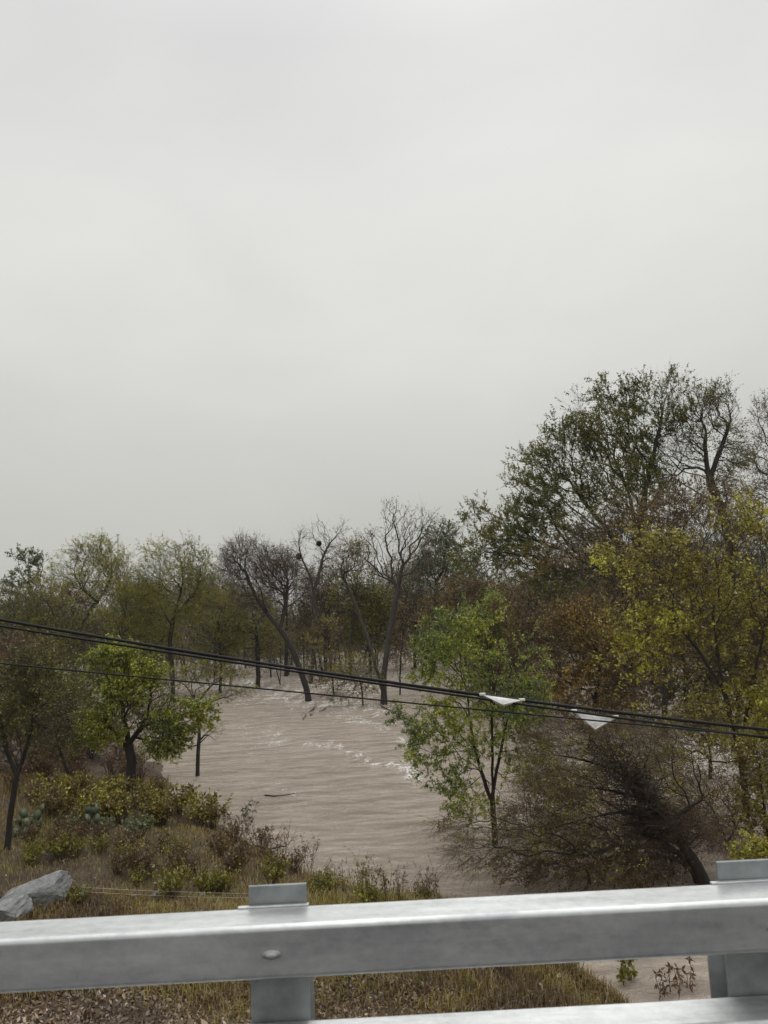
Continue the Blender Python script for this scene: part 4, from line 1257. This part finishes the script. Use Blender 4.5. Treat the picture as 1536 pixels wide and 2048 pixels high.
GRASS = leaf_mat('grass_blades', [(0, (.070, .042, .020)), (.3, (.17, .115, .048)), (.5, (.27, .205, .062)), (.72, (.23, .205, .045)), (1, (.44, .35, .12))], .3, .05, 1.15, .95)
p = np.concatenate([land_samples(230000, -14, 9, 4.5, 17), land_samples(120000, -26, 6, 15, 32)])
dens = wav(p[:, 0] * .8 + 3, p[:, 1] * .8) + rng.normal(size=len(p)) * .3
near = np.clip((12.8 - p[:, 1]) / 2.2, 0, 1)
p = p[dens > -.5 + near * 1.25]
tint = .40 + .30 * wav(p[:, 0] * .6 + 9, p[:, 1] * .7 + 4) + .12 * np.sin(p[:, 0] * 3.1 + 2 * np.sin(p[:, 1] * 2.3))
hb_ = .14 + .16 * np.clip(wav(p[:, 0] * .5, p[:, 1] * .6 + 2) + .5, 0, 1.2)
g = blades(p, hb_, .0075, tint, 1.15)
tag(g.build('grass', GRASS, tint=True), 'matted olive and brown grass covering the left bank', 'grass', kind='stuff')
# fallen leaves and straw
p = np.concatenate([land_samples(120000, -14, 9, 4.2, 13), land_samples(16000, -26, 6, 10, 32)])
mb = MB(); leafs(mb, p + np.array([0, 0, .03]), .058, .55, (0, 0, 0), 0, .5, .4, 2.5, flat=4.0)
q_ = land_samples(7000, -14, 9, 4.2, 14); leafs(mb, q_ + np.array([0, 0, .05]), .09, .6, (0, 0, 0), 0, .62, .45, 2.5, flat=2.0)
tag(mb.build('leaf_litter', leaf_mat('dead_leaves', [(0, (.055, .034, .018)), (.5, (.115, .076, .042)), (.82, (.19, .135, .085)), (1, (.46, .37, .28))], .1, .08), tint=True), 'brown and pale tan fallen leaves littering the bank', 'leaves', kind='stuff')

# ------------------------------------------------------------------ damp air
mb = MB(); box(mb, (0, 300, 15.5), (1800, 1300, 37.0))
m, nt, out = new_mat('damp_air')
pv = nt.nodes.new('ShaderNodeVolumePrincipled'); pv.inputs['Color'].default_value = (.95, .96, .97, 1); pv.inputs['Density'].default_value = .00018
nt.links.new(pv.outputs[0], out.inputs['Volume'])
tag(mb.build('haze', m), 'thin grey drizzle haze', kind='stuff')

# ------------------------------------------------------------------ sky and light
EL, AZ = 46, 12
w = bpy.data.worlds.new('World'); scene.world = w; w.use_nodes = True
nt = w.node_tree; nt.nodes.clear()
out = nt.nodes.new('ShaderNodeOutputWorld')
sky = nt.nodes.new('ShaderNodeTexSky'); sky.sky_type = 'NISHITA'; sky.sun_disc = False
sky.sun_elevation = R_(EL); sky.sun_rotation = R_(AZ); sky.dust_density = 5
hs = nt.nodes.new('ShaderNodeHueSaturation'); hs.inputs['Saturation'].default_value = .1
nt.links.new(sky.outputs[0], hs.inputs['Color'])
bg1 = nt.nodes.new('ShaderNodeBackground'); bg1.inputs['Strength'].default_value = .05
nt.links.new(hs.outputs[0], bg1.inputs[0])
tc = nt.nodes.new('ShaderNodeTexCoord'); sx = nt.nodes.new('ShaderNodeSeparateXYZ')
nt.links.new(tc.outputs['Generated'], sx.inputs[0])
rp = ramp(nt, [(0, (.46, .455, .42)), (.04, (.515, .515, .475)), (.145, (.585, .592, .552)), (.24, (.655, .658, .625)), (.337, (.722, .722, .695)), (.5, (.765, .765, .745)), (.64, (.725, .725, .722)), (.72, (.80, .80, .80)), (.85, (1.5, 1.5, 1.5)), (1, (2.1, 2.1, 2.1))], sx.outputs[2])
mp = nt.nodes.new('ShaderNodeMapping'); mp.inputs['Scale'].default_value = (1, 1, 2.2)
nt.links.new(tc.outputs['Generated'], mp.inputs[0])
n = noise(nt, 2.6, 4, .5, mp.outputs[0]); n.inputs['Distortion'].default_value = .4
r2 = ramp(nt, [(.3, (.95, .95, .955)), (.7, (1.04, 1.04, 1.035))], n.outputs[0])
mx = nt.nodes.new('ShaderNodeMixRGB'); mx.blend_type = 'MULTIPLY'; mx.inputs[0].default_value = 1
nt.links.new(rp.outputs[0], mx.inputs[1]); nt.links.new(r2.outputs[0], mx.inputs[2])
bg2 = nt.nodes.new('ShaderNodeBackground'); bg2.inputs['Strength'].default_value = 1.0
nt.links.new(mx.outputs[0], bg2.inputs[0])
ms = nt.nodes.new('ShaderNodeMixShader'); ms.inputs[0].default_value = .97
nt.links.new(bg1.outputs[0], ms.inputs[1]); nt.links.new(bg2.outputs[0], ms.inputs[2])
nt.links.new(ms.outputs[0], out.inputs[0])
sd = bpy.data.lights.new('sun', 'SUN'); sd.energy = .6; sd.angle = R_(45); sd.color = (1, .98, .95)
so = bpy.data.objects.new('sun', sd); COL.objects.link(so)
so.rotation_euler = (R_(90 - EL), 0, R_(180 - AZ))

scene.view_settings.view_transform = 'Standard'
scene.view_settings.look = 'None'
scene.view_settings.exposure = 0
scene.view_settings.gamma = 1
scene.render.engine = 'CYCLES'
scene.cycles.use_denoising = True
scene.cycles.max_bounces = 6
scene.cycles.diffuse_bounces = 3
scene.cycles.transmission_bounces = 4
scene.render.film_transparent = False
